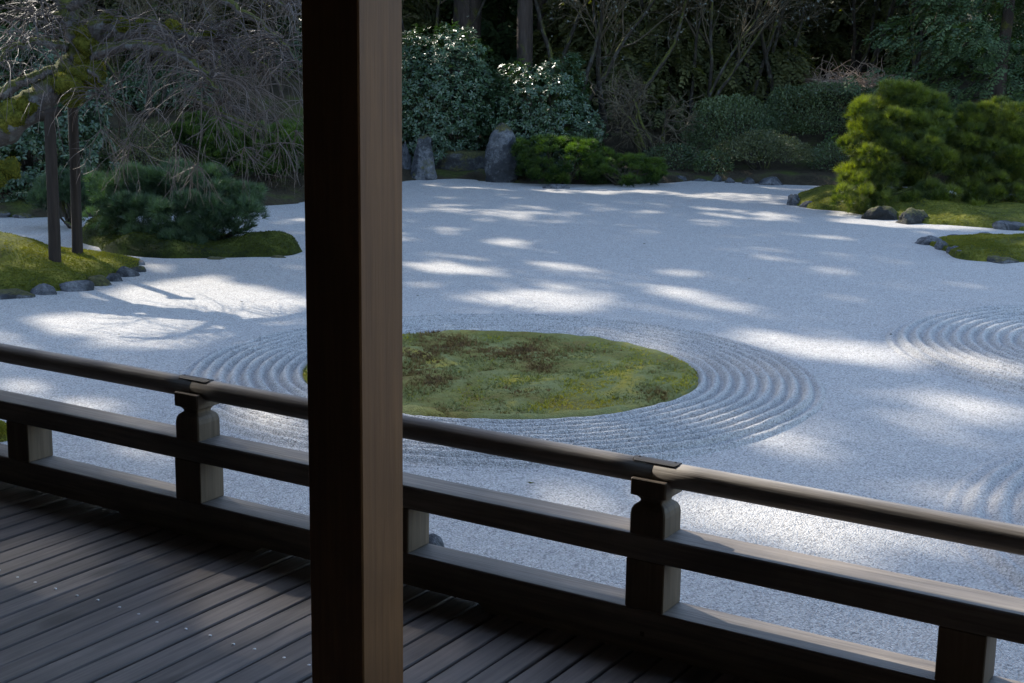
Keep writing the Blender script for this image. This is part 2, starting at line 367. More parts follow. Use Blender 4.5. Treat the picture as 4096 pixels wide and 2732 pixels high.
def spray_shape(n, seed, w=0.5, droop=0.25):
    g = np.random.default_rng(seed); V = [(0, -.012, 0), (0, .012, 0), (1, 0, -droop)]; F = [(0, 1, 2)]
    for i in range(n):
        t = (i + 1) / (n + 1); L = w * (1 - 0.75 * t) * g.uniform(.75, 1.15)
        for sgn in (-1, 1):
            p = np.array([t, 0, -droop * t * t]); q = p + np.array([L * .75, sgn * L * .65, -droop * L * g.uniform(.2, 1.0)])
            mid = (p + q) / 2 + np.array([.09 * sgn * sgn, -sgn * .045, 0.02]); mid2 = (p + q) / 2 + np.array([-.06, sgn * .06, 0.01])
            k = len(V); V += [p, mid, q, mid2]; F += [(k, k + 1, k + 2), (k, k + 2, k + 3)]
    return np.array(V, float), np.array(F)
T_PINE = tuft_shape(20, 1, 0.050, 0.85); T_MUGO = tuft_shape(14, 2, 0.10, 0.95); T_FUZZ = tuft_shape(5, 3, 0.30, 0.8)
SPRAY = spray_shape(5, 4); SPRAY_D = spray_shape(6, 5, 0.42, 0.55); SPRAY_S = spray_shape(3, 6, 0.5, 0.45)
def lobe_shape(n, seed):
    g = np.random.default_rng(seed); V = []; F = []
    for i in range(n):
        a = (i / (n - 1) - .5) * 2.3; L = g.uniform(.65, 1.0); d = np.array([math.cos(a), math.sin(a), 0]); s = np.array([-d[1], d[0], 0]) * .19; k = len(V)
        V += [np.zeros(3), d * L * .55 + s + [0, 0, -.08], d * L + [0, 0, -.25], d * L * .5 - s + [0, 0, -.06]]; F += [(k, k + 1, k + 2), (k, k + 2, k + 3)]
    return np.array(V), np.array(F)
LOBES = lobe_shape(5, 7)
def ell_points(g, n, c, r, low=-0.35, shell=0.30, lump=0.12, nz=None):
    """points close under the surface of a lumpy ellipsoid"""
    d = unit(g.normal(size=(n * 2, 3))); d = d[d[:, 2] > low][:n]
    nz = nz or Noise(int(g.integers(1e6)), 3.2, 3)
    k = 1 + lump * nz(d * np.array(r) / max(r) * 1.5)
    depth = 1 - shell * g.random(len(d)) ** 1.8
    p = np.array(c) + d * np.array(r) * (k * depth)[:, None]
    return p, unit(d / np.array(r)), depth
def ground_at(px, py): return on_z(px, py, 0.0)

# ------------------------------------------------------------------ setting: ground, gravel
bound = [(-30, 19.4), (-9, 19.6), (-7.24, 20.0), (-6.2, 20.3), (-5.2, 20.7), (-3.6, 22.0), (-2.6, 24.2), (-2.1, 26.4), (-1.0, 27.0), (-0.3, 26.6), (0.9, 26.3), (2.8, 26.6), (3.5, 27.4), (4.8, 26.9), (5.9, 26.8), (8.0, 26.6), (12, 26.0), (30, 25.5)]
bound = np.array(bound)
def ground_h(x, y):
    yb = np.interp(x, bound[:, 0], bound[:, 1]); sd = (y - yb) * 0.8
    h = np.clip(sd * 0.5, -0.06, 0.10)
    h = h + np.clip(y - yb - 1.2, 0, 60) * 0.0 + np.interp(y - yb, [0, 1.5, 3.0, 6.5, 18, 45, 90], [0, 0.08, 0.35, 1.45, 3.2, 7, 12])
    return h
xs = np.concatenate([np.linspace(-400, -20, 14)[:-1], np.arange(-20, 20.01, 0.3), np.linspace(20, 400, 14)[1:]])
ys = np.concatenate([np.linspace(-150, 10, 8)[:-1], np.arange(10, 50, 0.3), np.linspace(50, 500, 14)])
X, Y = np.meshgrid(xs, ys); Z = ground_h(X, Y)
nz = Noise(11, 1.3, 3); Z = Z + np.where(Z > 0.0, 0.05 * nz(np.stack([X, Y, 0 * X], -1)), 0) * np.clip(Z * 8, 0, 1)
def grid_faces(ny, nx):
    i = np.arange(ny - 1)[:, None] * nx + np.arange(nx - 1)[None]
    return np.stack([i, i + 1, i + nx + 1, i + nx], -1).reshape(-1, 4)
tag(mesh('ground', np.stack([X, Y, Z], -1), grid_faces(*X.shape), M['soil'], smooth=True), kind='structure')
gx = np.linspace(-16, 20, 145); gy = np.linspace(-6, 28.4, 140); X, Y = np.meshgrid(gx, gy)
nz = Noise(12, 1.6, 3); Z = 0.008 * nz(np.stack([X, Y, 0 * X], -1)) - 0.010
tag(mesh('gravel', np.stack([X, Y, Z], -1), grid_faces(*X.shape), M['gravel'], smooth=True), kind='structure')
def raked(c, r0, r1, per, seed, amp=0.016, a0=0, a1=2 * math.pi, inner=False):
    g = np.random.default_rng(seed); r = np.arange(r0, r1, per / 7.5); th = np.linspace(a0, a1, 280)
    R, T = np.meshgrid(r, th); nz = Noise(seed, 2.0, 3); nf = Noise(seed + 1, 26.0, 3)
    P = np.stack([c[0] + R * np.cos(T), c[1] + R * np.sin(T), 0 * R], -1)
    R2 = R + 0.012 * nz(P); ph = (R2 - r0) / per
    prof = 0.5 + 0.5 * np.cos(ph * 2 * math.pi); prof = prof ** 0.8
    fade = np.clip((r1 - R) / (per * 2.2), 0, 1) * (np.clip((R - r0) / (per * 2), 0, 1) if inner else 1)
    P[..., 2] = 0.012 + fade * (amp * (2 * prof - 0.55) * (1 + 0.12 * nz(P * 1.7)) + 0.003 * nf(P)) - (1 - fade) ** 1.5 * 0.05
    return tag(mesh('raked_gravel', P, grid_faces(*R.shape), M['gravel'], smooth=True), kind='structure')
CC = (-0.08, 10.47); CRAD = 1.462
raked(CC, CRAD - 0.05, 2.50, 0.096, 21, 0.023)
raked((5.45, 11.55), 0.5, 2.35, 0.11, 22, 0.023, inner=True)
raked((4.75, 6.6), 0.8, 2.62, 0.13, 23, 0.021, inner=True)

# moss circle
g = np.random.default_rng(5)
rr = np.concatenate([np.linspace(0, 1.385, 40), np.linspace(1.40, 1.515, 8)]); th = np.linspace(0, 2 * math.pi, 181)[:-1]
nzc = Noise(31, 2.4, 3); R, T = np.meshgrid(rr, th)
edge = 1 + 0.010 * nzc(np.stack([np.cos(T) * 2, np.sin(T) * 2, 0 * T], -1))
P = np.stack([R * edge * np.cos(T), R * edge * np.sin(T), 0 * R], -1)
P[..., 2] = 0.055 + 0.02 * nzc(P * 0.9) * (R < 1.35) - 0.10 * np.clip((R - 1.42) / 0.1, 0, 1) ** 1.5 + 0.006 * Noise(32, 20, 2)(P)
n, m = R.shape
i = (np.arange(n)[:, None] * m + np.arange(m - 1)[None]); j = (((np.arange(n) + 1) % n)[:, None] * m + np.arange(m - 1)[None])
mc = mesh('moss_island', P, np.stack([i, i + 1, j + 1, j], -1).reshape(-1, 4), M['moss_circle'], smooth=True, loc=(CC[0], CC[1], 0))
tag(mc, 'round flat island of mixed green and brown moss ringed by raked gravel', 'moss island')
def scatter_disc(n, seed, rad):
    g = np.random.default_rng(seed); a = g.uniform(0, 6.283, n); r = rad * np.sqrt(g.random(n)); return np.stack([r * np.cos(a), r * np.sin(a), 0 * a], -1)
p = scatter_disc(17000, 41, 1.475); p[:, 2] = 0.05 + 0.02 * nzc(p * 0.9) - 0.05 * np.clip((np.hypot(p[:, 0], p[:, 1]) - 1.42) / 0.1, 0, 1)
patch = Noise(42, 3.0, 3)(p) * 0.5 + Noise(43, 9.0, 2)(p) * 0.35
edgey = np.clip((np.hypot(p[:, 0], p[:, 1]) - 1.0) / 0.45, 0, 1)
rn = np.clip(0.47 + 0.34 * patch + 0.24 * edgey * (Noise(44, 2.2, 2)(p) > -0.2) + 0.10 * g.normal(size=len(p)), 0, 1)
dirs = unit(np.stack([g.normal(0, .45, len(p)), g.normal(0, .45, len(p)), np.ones(len(p))], -1))
soup('moss_tufts', *T_FUZZ, p, dirs, g.normal(size=p.shape), np.where(rn < 0.3, 1.5, 1.0) * g.uniform(0.014, 0.028, len(p)), rn, M['tuft'], mc)['kind'] = 'stuff'

# ------------------------------------------------------------------ deck (floor of the veranda), in rail coordinates u (along the rail), v (towards the garden)
ROTZ = -YAW
def uv(u, v, z=0.0): return np.array([u * math.cos(YAW) + v * math.sin(YAW), -u * math.sin(YAW) + v * math.cos(YAW), DECKZ + z])
deck = bpy.data.objects.new('deck', None); COL.objects.link(deck); deck.location = (0, 0, DECKZ); deck.rotation_euler = (0, 0, ROTZ)
tag(deck, kind='structure')
PITCHB = 0.0915; g = np.random.default_rng(77)
nail_me = None
V, F = join([tube([(0, 0, -.004), (0, 0, .0008), (0, 0, .0022), (0, 0, .0026)], [.0052, .0052, .004, .0015], 10)])
plank_mes = []
for k in range(6):
    gp = np.random.default_rng(100 + k)
    W = PITCHB - 0.0092 + gp.uniform(-.0012, .0012); y0, y1 = -1.6, 3.43
    yy = np.linspace(y0, y1, 26); wob = 0.0012 * np.sin(yy * 2.1 + k) + 0.0008 * np.sin(yy * 7 + 2 * k)
    prof = np.array([(-W/2, -.035), (-W/2, -.004), (-W/2 + .003, 0), (W/2 - .003, 0), (W/2, -.004), (W/2, -.035)])
    R = np.stack([np.stack([prof[:, 0] + wq, np.full(6, a), prof[:, 1] + 0.0012 * math.sin(a * 1.3 + k)], -1) for a, wq in zip(yy, wob)])
    Vp, Fp = rings(R[:, ::-1]); me = mesh('plank', Vp, Fp, M['deck'], deck).data; plank_mes.append(me)
for o in list(bpy.data.objects):
    if o.name.startswith('plank'): bpy.data.objects.remove(o)
V, F = tube([(0, 0, -.004), (0, 0, .0006), (0, 0, .002), (0, 0, .0026)], [.0055, .0055, .0042, .0016], 8)
nm = mesh('nail', V, F, M['nail'], None, True); nail_me = nm.data; bpy.data.objects.remove(nm)
u0 = -1.019 * 1.65 - PITCHB / 2            # a board centre
for k in range(-47, 28):
    o = obj('plank', plank_mes[k % 6], deck, (u0 + k * PITCHB, 0.0, g.uniform(-.0015, .0015)))
    for vv in (2.785, 0.9):
        if -4.6 < u0 + k * PITCHB < -0.9:
            na = obj('nail', nail_me, o, (g.uniform(-.012, .006), vv + g.normal(0, .006), 0.0))

# ------------------------------------------------------------------ railing
rl = empty('railing', 'low weathered wooden railing with a round top rail along the veranda edge', 'railing', (0, 0, DECKZ), ROTZ)
VI, VO, VC = 3.366, 3.484, 3.425
US, UE = -8.0, 3.0
def sill_piece():
    prof = [(US, .0), (-5.25, .0), (-5.23, .024), (-3.73, .024), (-3.70, .0), (-3.09, .0), (-3.06, .024), (-2.20, .024), (-2.17, .0), (UE, .0)]
    parts = []
    us = [p[0] for p in prof]; zs = [p[1] for p in prof]
    e = .004
    R = []
    for u, z in zip(us, zs):
        R.append([(u, VI, z), (u, VI, .125 - e), (u, VI + e, .125), (u, VO - e, .125), (u, VO, .125 - e), (u, VO, z)])
    return rings(np.array(R))
mesh('sill', *sill_piece(), M['rail_u'], rl)
mesh('middle_rail', *box((US, VI, .269), (UE, VO, .342), .004), M['rail_u'], rl)
JU = [-5.122, -3.386, -1.650, 0.086, 1.822]
edges = [US] + JU + [UE]
for a, b_ in zip(edges[:-1], edges[1:]):
    n = 14; pts = np.stack([np.linspace(a + .0009, b_ - .0009, n), np.full(n, VC), 0.509 + 0.0012 * np.sin(np.linspace(a, b_, n) * 3)], -1)
    mesh('top_rail', *tube(pts, 0.0352, 28), M['rail_round'], rl, True)
for u in JU:
    pz = mesh('post', *box((u - .059, VI + .0015, .125), (u + .059, VO - .0015, .2692), .003), M['rail_z'], rl)
    # carved block: rounded shoulders, neck, flared cap with a hollow for the rail
    prof = [(.342, .0535), (.398, .0535), (.412, .051), (.422, .046), (.429, .037), (.432, .0335), (.436, .0335), (.442, .036), (.448, .042), (.452, .051), (.4535, .0545), (.4985, .0545), (.501, .052)]
    cs = []
    for z, h in prof:
        c = .004; cs.append([(u - h + c, VC - h, z), (u + h - c, VC - h, z), (u + h, VC - h + c, z), (u + h, VC + h - c, z), (u + h - c, VC + h, z), (u - h + c, VC + h, z), (u - h, VC + h - c, z), (u - h, VC - h + c, z)])
    mesh('post_cap', *rings(np.array(cs)), M['rail_z'], pz)
    # plate bent over the joint of the round rail
    th = np.linspace(math.radians(58), math.radians(122), 9); L = .069; R = []
    for q in (-L, -L + .008, L - .008, L):
        tt = th if abs(q) < L - .001 else np.linspace(math.radians(72), math.radians(108), 9)
        top = [(u + q, VC + .0392 * math.cos(t), .509 + .0392 * math.sin(t)) for t in tt]
        bot = [(u + q, VC + .0354 * math.cos(t), .509 + .0354 * math.sin(t)) for t in tt[::-1]]
        R.append(top + bot)
    pl = mesh('joint_plate', *rings(np.array(R)), M['plate'], rl)
    for q in (-L + .014, L - .014):
        mesh('screw', *tube([(u + q, VC, .546), (u + q, VC, .5492), (u + q, VC, .5502)], [.0042, .0042, .0025], 8), M['plate'], pl)
    mesh('peg', *box((u - .006, VI - .0025, .050), (u + .006, VI + .02, .063)), M['dark_wood'], rl)
for a, b_ in zip(JU[:-1], JU[1:]):
    u = (a + b_) / 2
    mesh('post', *box((u - .059, VI + .0015, .125), (u + .059, VO - .0015, .2692), .003), M['rail_z'], rl)
u = JU[0] - .868; mesh('post', *box((u - .059, VI + .0015, .125), (u + .059, VO - .0015, .2692), .003), M['rail_z'], rl)

# ------------------------------------------------------------------ pavilion: column, roof, wall behind the viewer
pv = empty('pavilion', 'dark timber pavilion with a square brown column over the veranda', 'pavilion', (0, 0, DECKZ), ROTZ)
cu, cv, cw = -0.7826 * 2.40, 2.40, 0.1555
Vb, Fb = box((-cw, 0, 0), (0, cw, 3.25), .0035)
mesh('column', Vb, Fb, M['column'], pv, loc=(cu, cv, 0))
for k in (-1, 1, 2):
    mesh('column', Vb, Fb, M['column'], pv, loc=(cu + k * 3.47 , cv, 0))
mesh('column_beam', *box((-9, cv + .02, 3.05), (7, cv + .14, 3.30), .004), M['dark_wood'], pv)
ev, ez = 4.05, 2.90
Vr = np.array([(-10, ev, ez), (8, ev, ez), (8, -2.5, ez + 2.1), (-10, -2.5, ez + 2.1), (-10, ev, ez + .12), (8, ev, ez + .12), (8, -2.5, ez + 2.25), (-10, -2.5, ez + 2.25)])
mesh('roof', Vr, np.array([(0,3,2,1),(4,5,6,7),(0,1,5,4),(1,2,6,5),(2,3,7,6),(3,0,4,7)]), M['dark_wood'], pv)
for k in range(40):
    u = -9.8 + k * 0.45; V_, F_ = box((-.03, 0, -.07), (.03, 6.9, -.004))
    o = mesh('rafter', V_, F_, M['dark_wood'], pv, loc=(u, ev - .04, ez)); o.rotation_euler = (math.atan2(2.1, 6.65), 0, math.pi)
mesh('back_wall', *box((-10, -2.45, -.7), (8, -2.3, 4.98)), M['dark_wood'], pv)
for u in (-9.6, 4.6):
    mesh('added_side_wall', *box((u, -2.28, -.7), (u + .1, 3.2, 4.9)), M['dark_wood'], pv)  # unseen end walls added to keep the veranda interior dark
mesh('edge_beam', *box((-10, 3.435, -.26), (8, 3.56, -.004), .004), M['dark_wood'], pv)
for u in np.arange(-9, 8, 1.75):
    mesh('floor_post', *box((u - .07, 3.30, -.74), (u + .07, 3.43, -.262)), M['dark_wood'], pv)

# ------------------------------------------------------------------ moss banks
def fuzz(parent, pts, nrm, size, mat, seed, name='moss_fuzz'):
    g = np.random.default_rng(seed); n = len(pts)
    o = soup(name, *T_FUZZ, pts, unit(nrm + g.normal(0, .35, (n, 3))), g.normal(size=(n, 3)), size * g.uniform(.6, 1.3, n), np.clip(0.5 + 0.25 * Noise(seed, 2.5, 3)(pts) + g.normal(0, .12, n), 0, 1), mat, parent)
    o['kind'] = 'stuff'; return o
def bank(name, label, outline, height, seed, mat, lumps=(), nf=6000, bump=0.05, fz=0.022, cat='moss bank', fm='moss_fuzz'):
    P2 = on_z(np.array([p[0] for p in outline]), np.array([p[1] for p in outline]))[:, :2]
    P2 = spline(np.concatenate([P2, P2[:1]]), 145)[:-1]; c = P2.mean(0); wn = Noise(seed + 70, 5.0, 3); P2 = c + (P2 - c) * (1 + .028 * wn(np.concatenate([P2, 0 * P2[:, :1]], 1)))[:, None]; nz2 = Noise(seed + 71, 9.0, 3)
    s = np.concatenate([np.linspace(0, .9, 26), np.linspace(.92, 1.03, 7)]); nz = Noise(seed, 2.6, 3)
    def H(xy, k):
        h = height * (1 - np.clip(k, 0, 1) ** 2.2) + 0.03
        for (lx, ly, lr, lh) in lumps:
            L = on_z(lx, ly)[:2]; d2 = ((xy - L) ** 2).sum(-1); h = h + lh * np.exp(-d2 / (lr * lr))
        p3 = np.concatenate([xy, 0 * xy[..., :1]], -1)
        return h + (bump * nz(p3) + .3 * bump * nz2(p3)) * (1 - np.clip(k, 0, 1) ** 4) - 0.12 * np.clip((k - .94) / .08, 0, 1.2)
    xy = c + (P2 - c)[:, None] * s[None, :, None]; k = np.broadcast_to(s[None], xy.shape[:2])
    P = np.concatenate([xy, H(xy, k)[..., None]], -1); P -= np.array([c[0], c[1], 0])
    n, m = xy.shape[:2]; i = np.arange(n)[:, None] * m + np.arange(m - 1)[None]; j = ((np.arange(n) + 1) % n)[:, None] * m + np.arange(m - 1)[None]
    o = mesh(name, P, np.stack([i, i + 1, j + 1, j], -1).reshape(-1, 4), mat, None, True, loc=(c[0], c[1], 0)); tag(o, label, cat)
    g = np.random.default_rng(seed); a = g.integers(0, n, nf); t = g.random(nf)[:, None]; kk = np.sqrt(g.random(nf)) * .97
    e = P2[a] * (1 - t) + P2[(a + 1) % n] * t; q = c + (e - c) * kk[:, None]
    pts = np.concatenate([q, (H(q, kk) - 0.004)[:, None]], -1) - np.array([c[0], c[1], 0])
    fuzz(o, pts, np.array([[0, 0, 1.0]]).repeat(nf, 0), fz, M[fm], seed)
    return o
bank('moss_bank', 'sunlit green moss bank edged with flat stones under the propped cherry tree', [(0, 681), (90, 673), (180, 661), (250, 641), (318, 614), (328, 602), (285, 591), (200, 587), (140, 584), (60, 578), (0, 577), (-200, 580), (-330, 620), (-200, 690)], 0.10, 51, M['moss'], [(-40, 625, .7, .22), (-90, 610, .9, .15)], 12000)
bank('moss_bank', 'lumpy moss bank coloured as in shade under the spreading dark green pine', [(230, 576), (300, 588), (400, 594), (560, 592), (650, 592), (698, 585), (690, 573), (640, 558), (560, 548), (480, 538), (330, 532), (215, 540), (185, 552), (215, 566)], 0.10, 52, M['moss_shaded'], [(292, 578, .22, .12), (600, 578, .35, .12), (660, 574, .25, .1), (250, 548, .3, .2), (215, 545, .25, .12)], 9000, 0.06, fm='moss_fuzz_shaded')
bank('moss_bank', 'long moss bank with stones beneath the yellow green pine', [(1815, 470), (1850, 478), (1930, 484), (1990, 494), (2060, 505), (2130, 513), (2200, 519), (2290, 524), (2400, 528), (2520, 500), (2480, 470), (2300, 457), (2100, 450), (1950, 441), (1870, 442), (1830, 449)], 0.16, 53, M['moss'], [(1900, 462, .5, .10), (2100, 490, .6, .08)], 10000)
bank('moss_bank', 'low mossy stone bank on the open gravel opposite the long moss bank', [(2125, 558), (2160, 574), (2195, 592), (2260, 600), (2351, 602), (2450, 600), (2490, 560), (2400, 547), (2300, 545), (2200, 545), (2160, 549)], 0.07, 54, M['moss'], [(2225, 588, .22, .06)], 9000, 0.035)
bank('moss_bank', 'small moss patch on the gravel beside the veranda railing', [(-70, 985), (-20, 978), (22, 990), (30, 1004), (0, 1014), (-60, 1010)], 0.05, 55, M['moss'], (), 1500, 0.02)

# ------------------------------------------------------------------ stones
def rock(label, L, R, top, base, seed, mat='rock', dr=0.8, profile=None, group=None, name='stone', lump=0.16, cuts=7, z0=0.0, cat='stone', sink=0.12, flat=None, wk=1.0, hk=1.0):
    """stone seen between pixels L..R, top..base; base is where its front meets the ground"""
    mid = (L + R) / 2; B = on_z(mid, base, z0); yf = B[1]; wdt = (R - L) * yf / (FOC / K) * wk
    yc = yf + wdt * dr * 0.40; h = (on_y(mid, top, yc)[2] - z0) * hk
    g = np.random.default_rng(seed); nz = Noise(seed, 1.6, 4)
    nu, nv = 40, 24
    th = np.arange(nu) / nu * 6.2832
    if profile is None:
        ph = np.linspace(-1.45, math.pi / 2, nv); D = np.stack([np.cos(ph)[:, None] * np.cos(th), np.cos(ph)[:, None] * np.sin(th), np.sin(ph)[:, None] * np.ones(nu)], -1)
        r = 1 + lump * nz(D * 1.6) + .035 * Noise(seed + 5, 9.0, 3)(D)
        for _ in range(cuts):
            n = unit(g.normal(size=3) * np.array([1, 1, .8])); dd = g.uniform(.62, .9); s = D @ n * r; r = np.where(s > dd, r * (dd / np.maximum(s, 1e-6)) ** .8, r)
        Pn = D * r[..., None]
        Pn[..., 2] = np.where(Pn[..., 2] < 0, Pn[..., 2] * .35, Pn[..., 2])
        ex = Pn.reshape(-1, 3); Pn = Pn / np.array([np.abs(ex[:, 0]).max(), np.abs(ex[:, 1]).max(), ex[:, 2].max()])
        P = Pn * np.array([wdt / 2, wdt / 2 * dr, h * (1 - 0.0)]); P[..., 2] -= 0.0
        P[..., 2] -= sink * h * 0 
    else:
        t = np.linspace(0, 1, nv + 8); hw = np.interp(t, [p[0] for p in profile], [p[1] for p in profile]); off = np.interp(t, [p[0] for p in profile], [p[2] for p in profile])
        hw = np.maximum(hw, 0.02); D = np.stack([np.cos(th) * np.ones((len(t), 1)), np.sin(th) * np.ones((len(t), 1)), np.zeros((len(t), nu))], -1)
        q = np.concatenate([D[..., :2], np.broadcast_to((t * h / wdt * 3)[:, None, None], (len(t), nu, 1))], -1)
        rr = (1 + lump * 0.5 * nz(q)) + .05 * np.abs(Noise(seed + 5, 4.5, 3)(q)) - .05 + .018 * Noise(seed + 6, 14.0, 2)(q); rr = rr * (1.10 - 0.10 * np.abs(np.sin(2 * th + seed)))[None]
        P = np.stack([(hw[:, None] * rr * np.cos(th) + off[:, None]) * wdt / 2, hw[:, None] * rr * np.sin(th) * wdt / 2 * dr, np.broadcast_to((t * (h + .08) - .08)[:, None], rr.shape) + 0.03 * h * nz(q + 5) * (t[:, None] > .1)], -1)
    V, F = rings(P)
    o = mesh(name, V, F, M[mat], None, True, loc=(B[0], yc, z0 - (0.02 if profile is None else 0)))
    return tag(o, label, cat, group)
st = rock
rock('mossy topped upright stone shaped like a stump beside the flat slab', 939, 1003, 313, 413, 61, 'rock_moss', 0.8, [(0, 1.0, 0), (.12, .98, -.02), (.35, .82, -.06), (.7, .64, 0.0), (.86, .57, .05), (.94, .53, .07), (.98, .44, .08), (1, .3, .08)], lump=.14)
rock('tall pointed upright stone with lichen and dark moss patches', 1114, 1190, 285, 417, 62, 'rock_moss', 0.75, [(0, .92, .0), (.06, .97, 0), (.35, 1.0, -.02), (.6, .93, -.04), (.78, .80, -.10), (.9, .56, -.12), (.97, .30, -.1), (1, .05, -.1)], lump=.16)
rock('long flat moss covered slab lying between the two upright stones', 985, 1128, 344, 405, 63, 'rock_very_moss', 0.5, [(0, .80, 0), (.25, .80, 0), (.34, .99, .0), (.75, 1.0, 0), (.92, .95, 0), (.985, .85, 0), (1, .5, 0)], lump=.10)
rock('dark stone half hidden left of the stump shaped stone', 905, 950, 318, 409, 64, 'rock_moss', 0.9, None, lump=.2)
rock('low dark stone under the end of the flat slab', 1072, 1122, 385, 409, 65, 'rock_moss', 0.8)
rock('small flat stone peeping out under the two mugo pine mounds', 1245, 1325, 420, 431, 66, 'rock', 0.5)
gr = 'small stones along the far gravel edge'
rock('rounded grey edge stone in front of the clipped azalea dome, the longest of the row', 1738, 1806, 403, 423, 67, 'rock', 0.6)
rock('blocky edge stone standing next to the longest stone of the row', 1703, 1737, 405, 421, 68, 'rock', 0.8)
rock('low edge stone second from the longest stone of the row', 1664, 1692, 405, 419, 69, 'rock', 0.8)
rock('upright edge stone at the end of the row away from the pine', 1634, 1662, 398, 417, 70, 'rock', 0.8)
rock('thin flat dark edge stone barely above the gravel', 1585, 1632, 408, 416, 71, 'rock', 0.6)
rock('mossy edge stone beside the smaller mugo pine mound', 1536, 1580, 400, 416, 72, 'rock_moss', 0.7)
rock('large rough boulder at the tip of the long moss bank', 1806, 1844, 442, 471, 73, 'rock', 0.9, lump=.2)
rock('flat grey boulder set into the moss next to the rough boulder', 1836, 1886, 457, 476, 74, 'rock', 0.7)
rock('dark craggy ledge stone under the yellow green pine', 1978, 2080, 470, 504, 75, 'rock_dark', 0.7, lump=.28, cuts=12)
rock('dark ledge stone joining the craggy stone under the pine', 2052, 2142, 474, 513, 76, 'rock_dark', 0.7, lump=.28, cuts=12)
rock('dark grey boulder at the far end of the long moss bank', 2288, 2372, 504, 528, 77, 'rock', 0.7)
rock('grey boulder across the gravel seen beneath the pine boughs', 2020, 2090, 424, 436, 78, 'rock', 0.8)
for i, (L, R, t, b_, lab) in enumerate([(2106, 2170, 543, 560, 'pale flat stone at the pointed tip of the low bank'), (2152, 2192, 554, 572, 'rough stone behind the pointed tip of the low bank'), (2178, 2214, 566, 582, 'small flat grey stone along the low bank'), (2196, 2256, 576, 593, 'dark flat stone in the middle of the low bank edge'), (2238, 2290, 534, 549, 'rounded dark boulder on the back edge of the low bank'), (2262, 2352, 588, 603, 'mossy flat stone on the front edge of the low bank'), (2170, 2230, 538, 548, 'thin flat stone on the back edge of the low bank')]):
    rock(lab, L, R, t, b_, 80 + i, 'rock_moss' if i in (1, 5) else 'rock', 0.8, wk=1.1, hk=1.4)
for i, (L, R, t, b_) in enumerate([(-30, 62, 668, 685), (66, 122, 657, 676), (120, 200, 648, 667), (186, 246, 637, 654), (234, 278, 630, 644), (258, 312, 616, 634), (290, 329, 612, 624), (282, 331, 598, 609), (76, 114, 579, 588), (136, 166, 580, 588), (168, 212, 583, 592), (214, 246, 586, 595)]):
    rock('flat grey edging stone where the cherry moss bank meets the open gravel' if i < 8 else 'thin edging stone behind the cherry props on the shaded side of the bank', L, R, t, b_, 95 + i, 'rock_moss' if i % 3 == 0 else 'rock', 0.75, group='front edging stones of the cherry moss bank' if i < 8 else 'back edging stones of the cherry moss bank', name='edging_stone', lump=.1, wk=1.22, hk=1.7)
for i, (L, R, t, b_) in enumerate([(460, 520, 585, 596), (610, 660, 582, 593)]):
    rock('small dark stone at the foot of the dark pine bank', L, R, t, b_, 120 + i, 'rock_moss', 0.7, group='stones at the dark pine bank')
for i, (L, R, t, b_) in enumerate([(-40, 20, 480, 498), (18, 74, 484, 499)]):
    rock('dark edging stone along the far shaded gravel edge behind the cherry', L, R, t, b_, 124 + i, 'rock_moss', 0.7, group='stones along the shaded far edge')
rock('brown speckled boulder at the foot of the veranda', 935, 1042, 1214, 1290, 130, 'rock', 0.9, lump=.2)
rock('pale flat stone beside the small moss patch', -40, 8, 962, 985, 131, 'rock', 0.8)

# ------------------------------------------------------------------ shrubs
def px_dome(L, R, top, y, zb=None):
    mid = (L + R) / 2; T = on_y(mid, top, y); x = T[0]; zb = ground_h(x, y) if zb is None else zb; zb = max(float(zb), 0.0)
    return x, float(zb), (R - L) / 2 * y / (FOC / K), T[2] - zb
def stems(parent, x, y, z0, h, rx, ry, n, seed, mat='stem', r=0.018):
    g = np.random.default_rng(seed); parts = []
    for i in range(n):
        a = g.uniform(0, 6.283); s = g.uniform(.02, .12); e = g.uniform(.35, .85)
        p0 = np.array([s * rx * math.cos(a), s * ry * math.sin(a), -.05]); p3 = np.array([e * rx * math.cos(a), e * ry * math.sin(a), h * g.uniform(.5, .85)])
        p1 = p0 + (p3 - p0) * .35 + g.normal(0, .08, 3) * h + np.array([0, 0, .08 * h]); p2 = p0 + (p3 - p0) * .7 + g.normal(0, .06, 3) * h
        parts.append(tube(spline([p0, p1, p2, p3], 9), np.linspace(r, r * .4, 9) * g.uniform(.7, 1.3), 5))
    return mesh('stem', *join(parts), M[mat], parent, True)
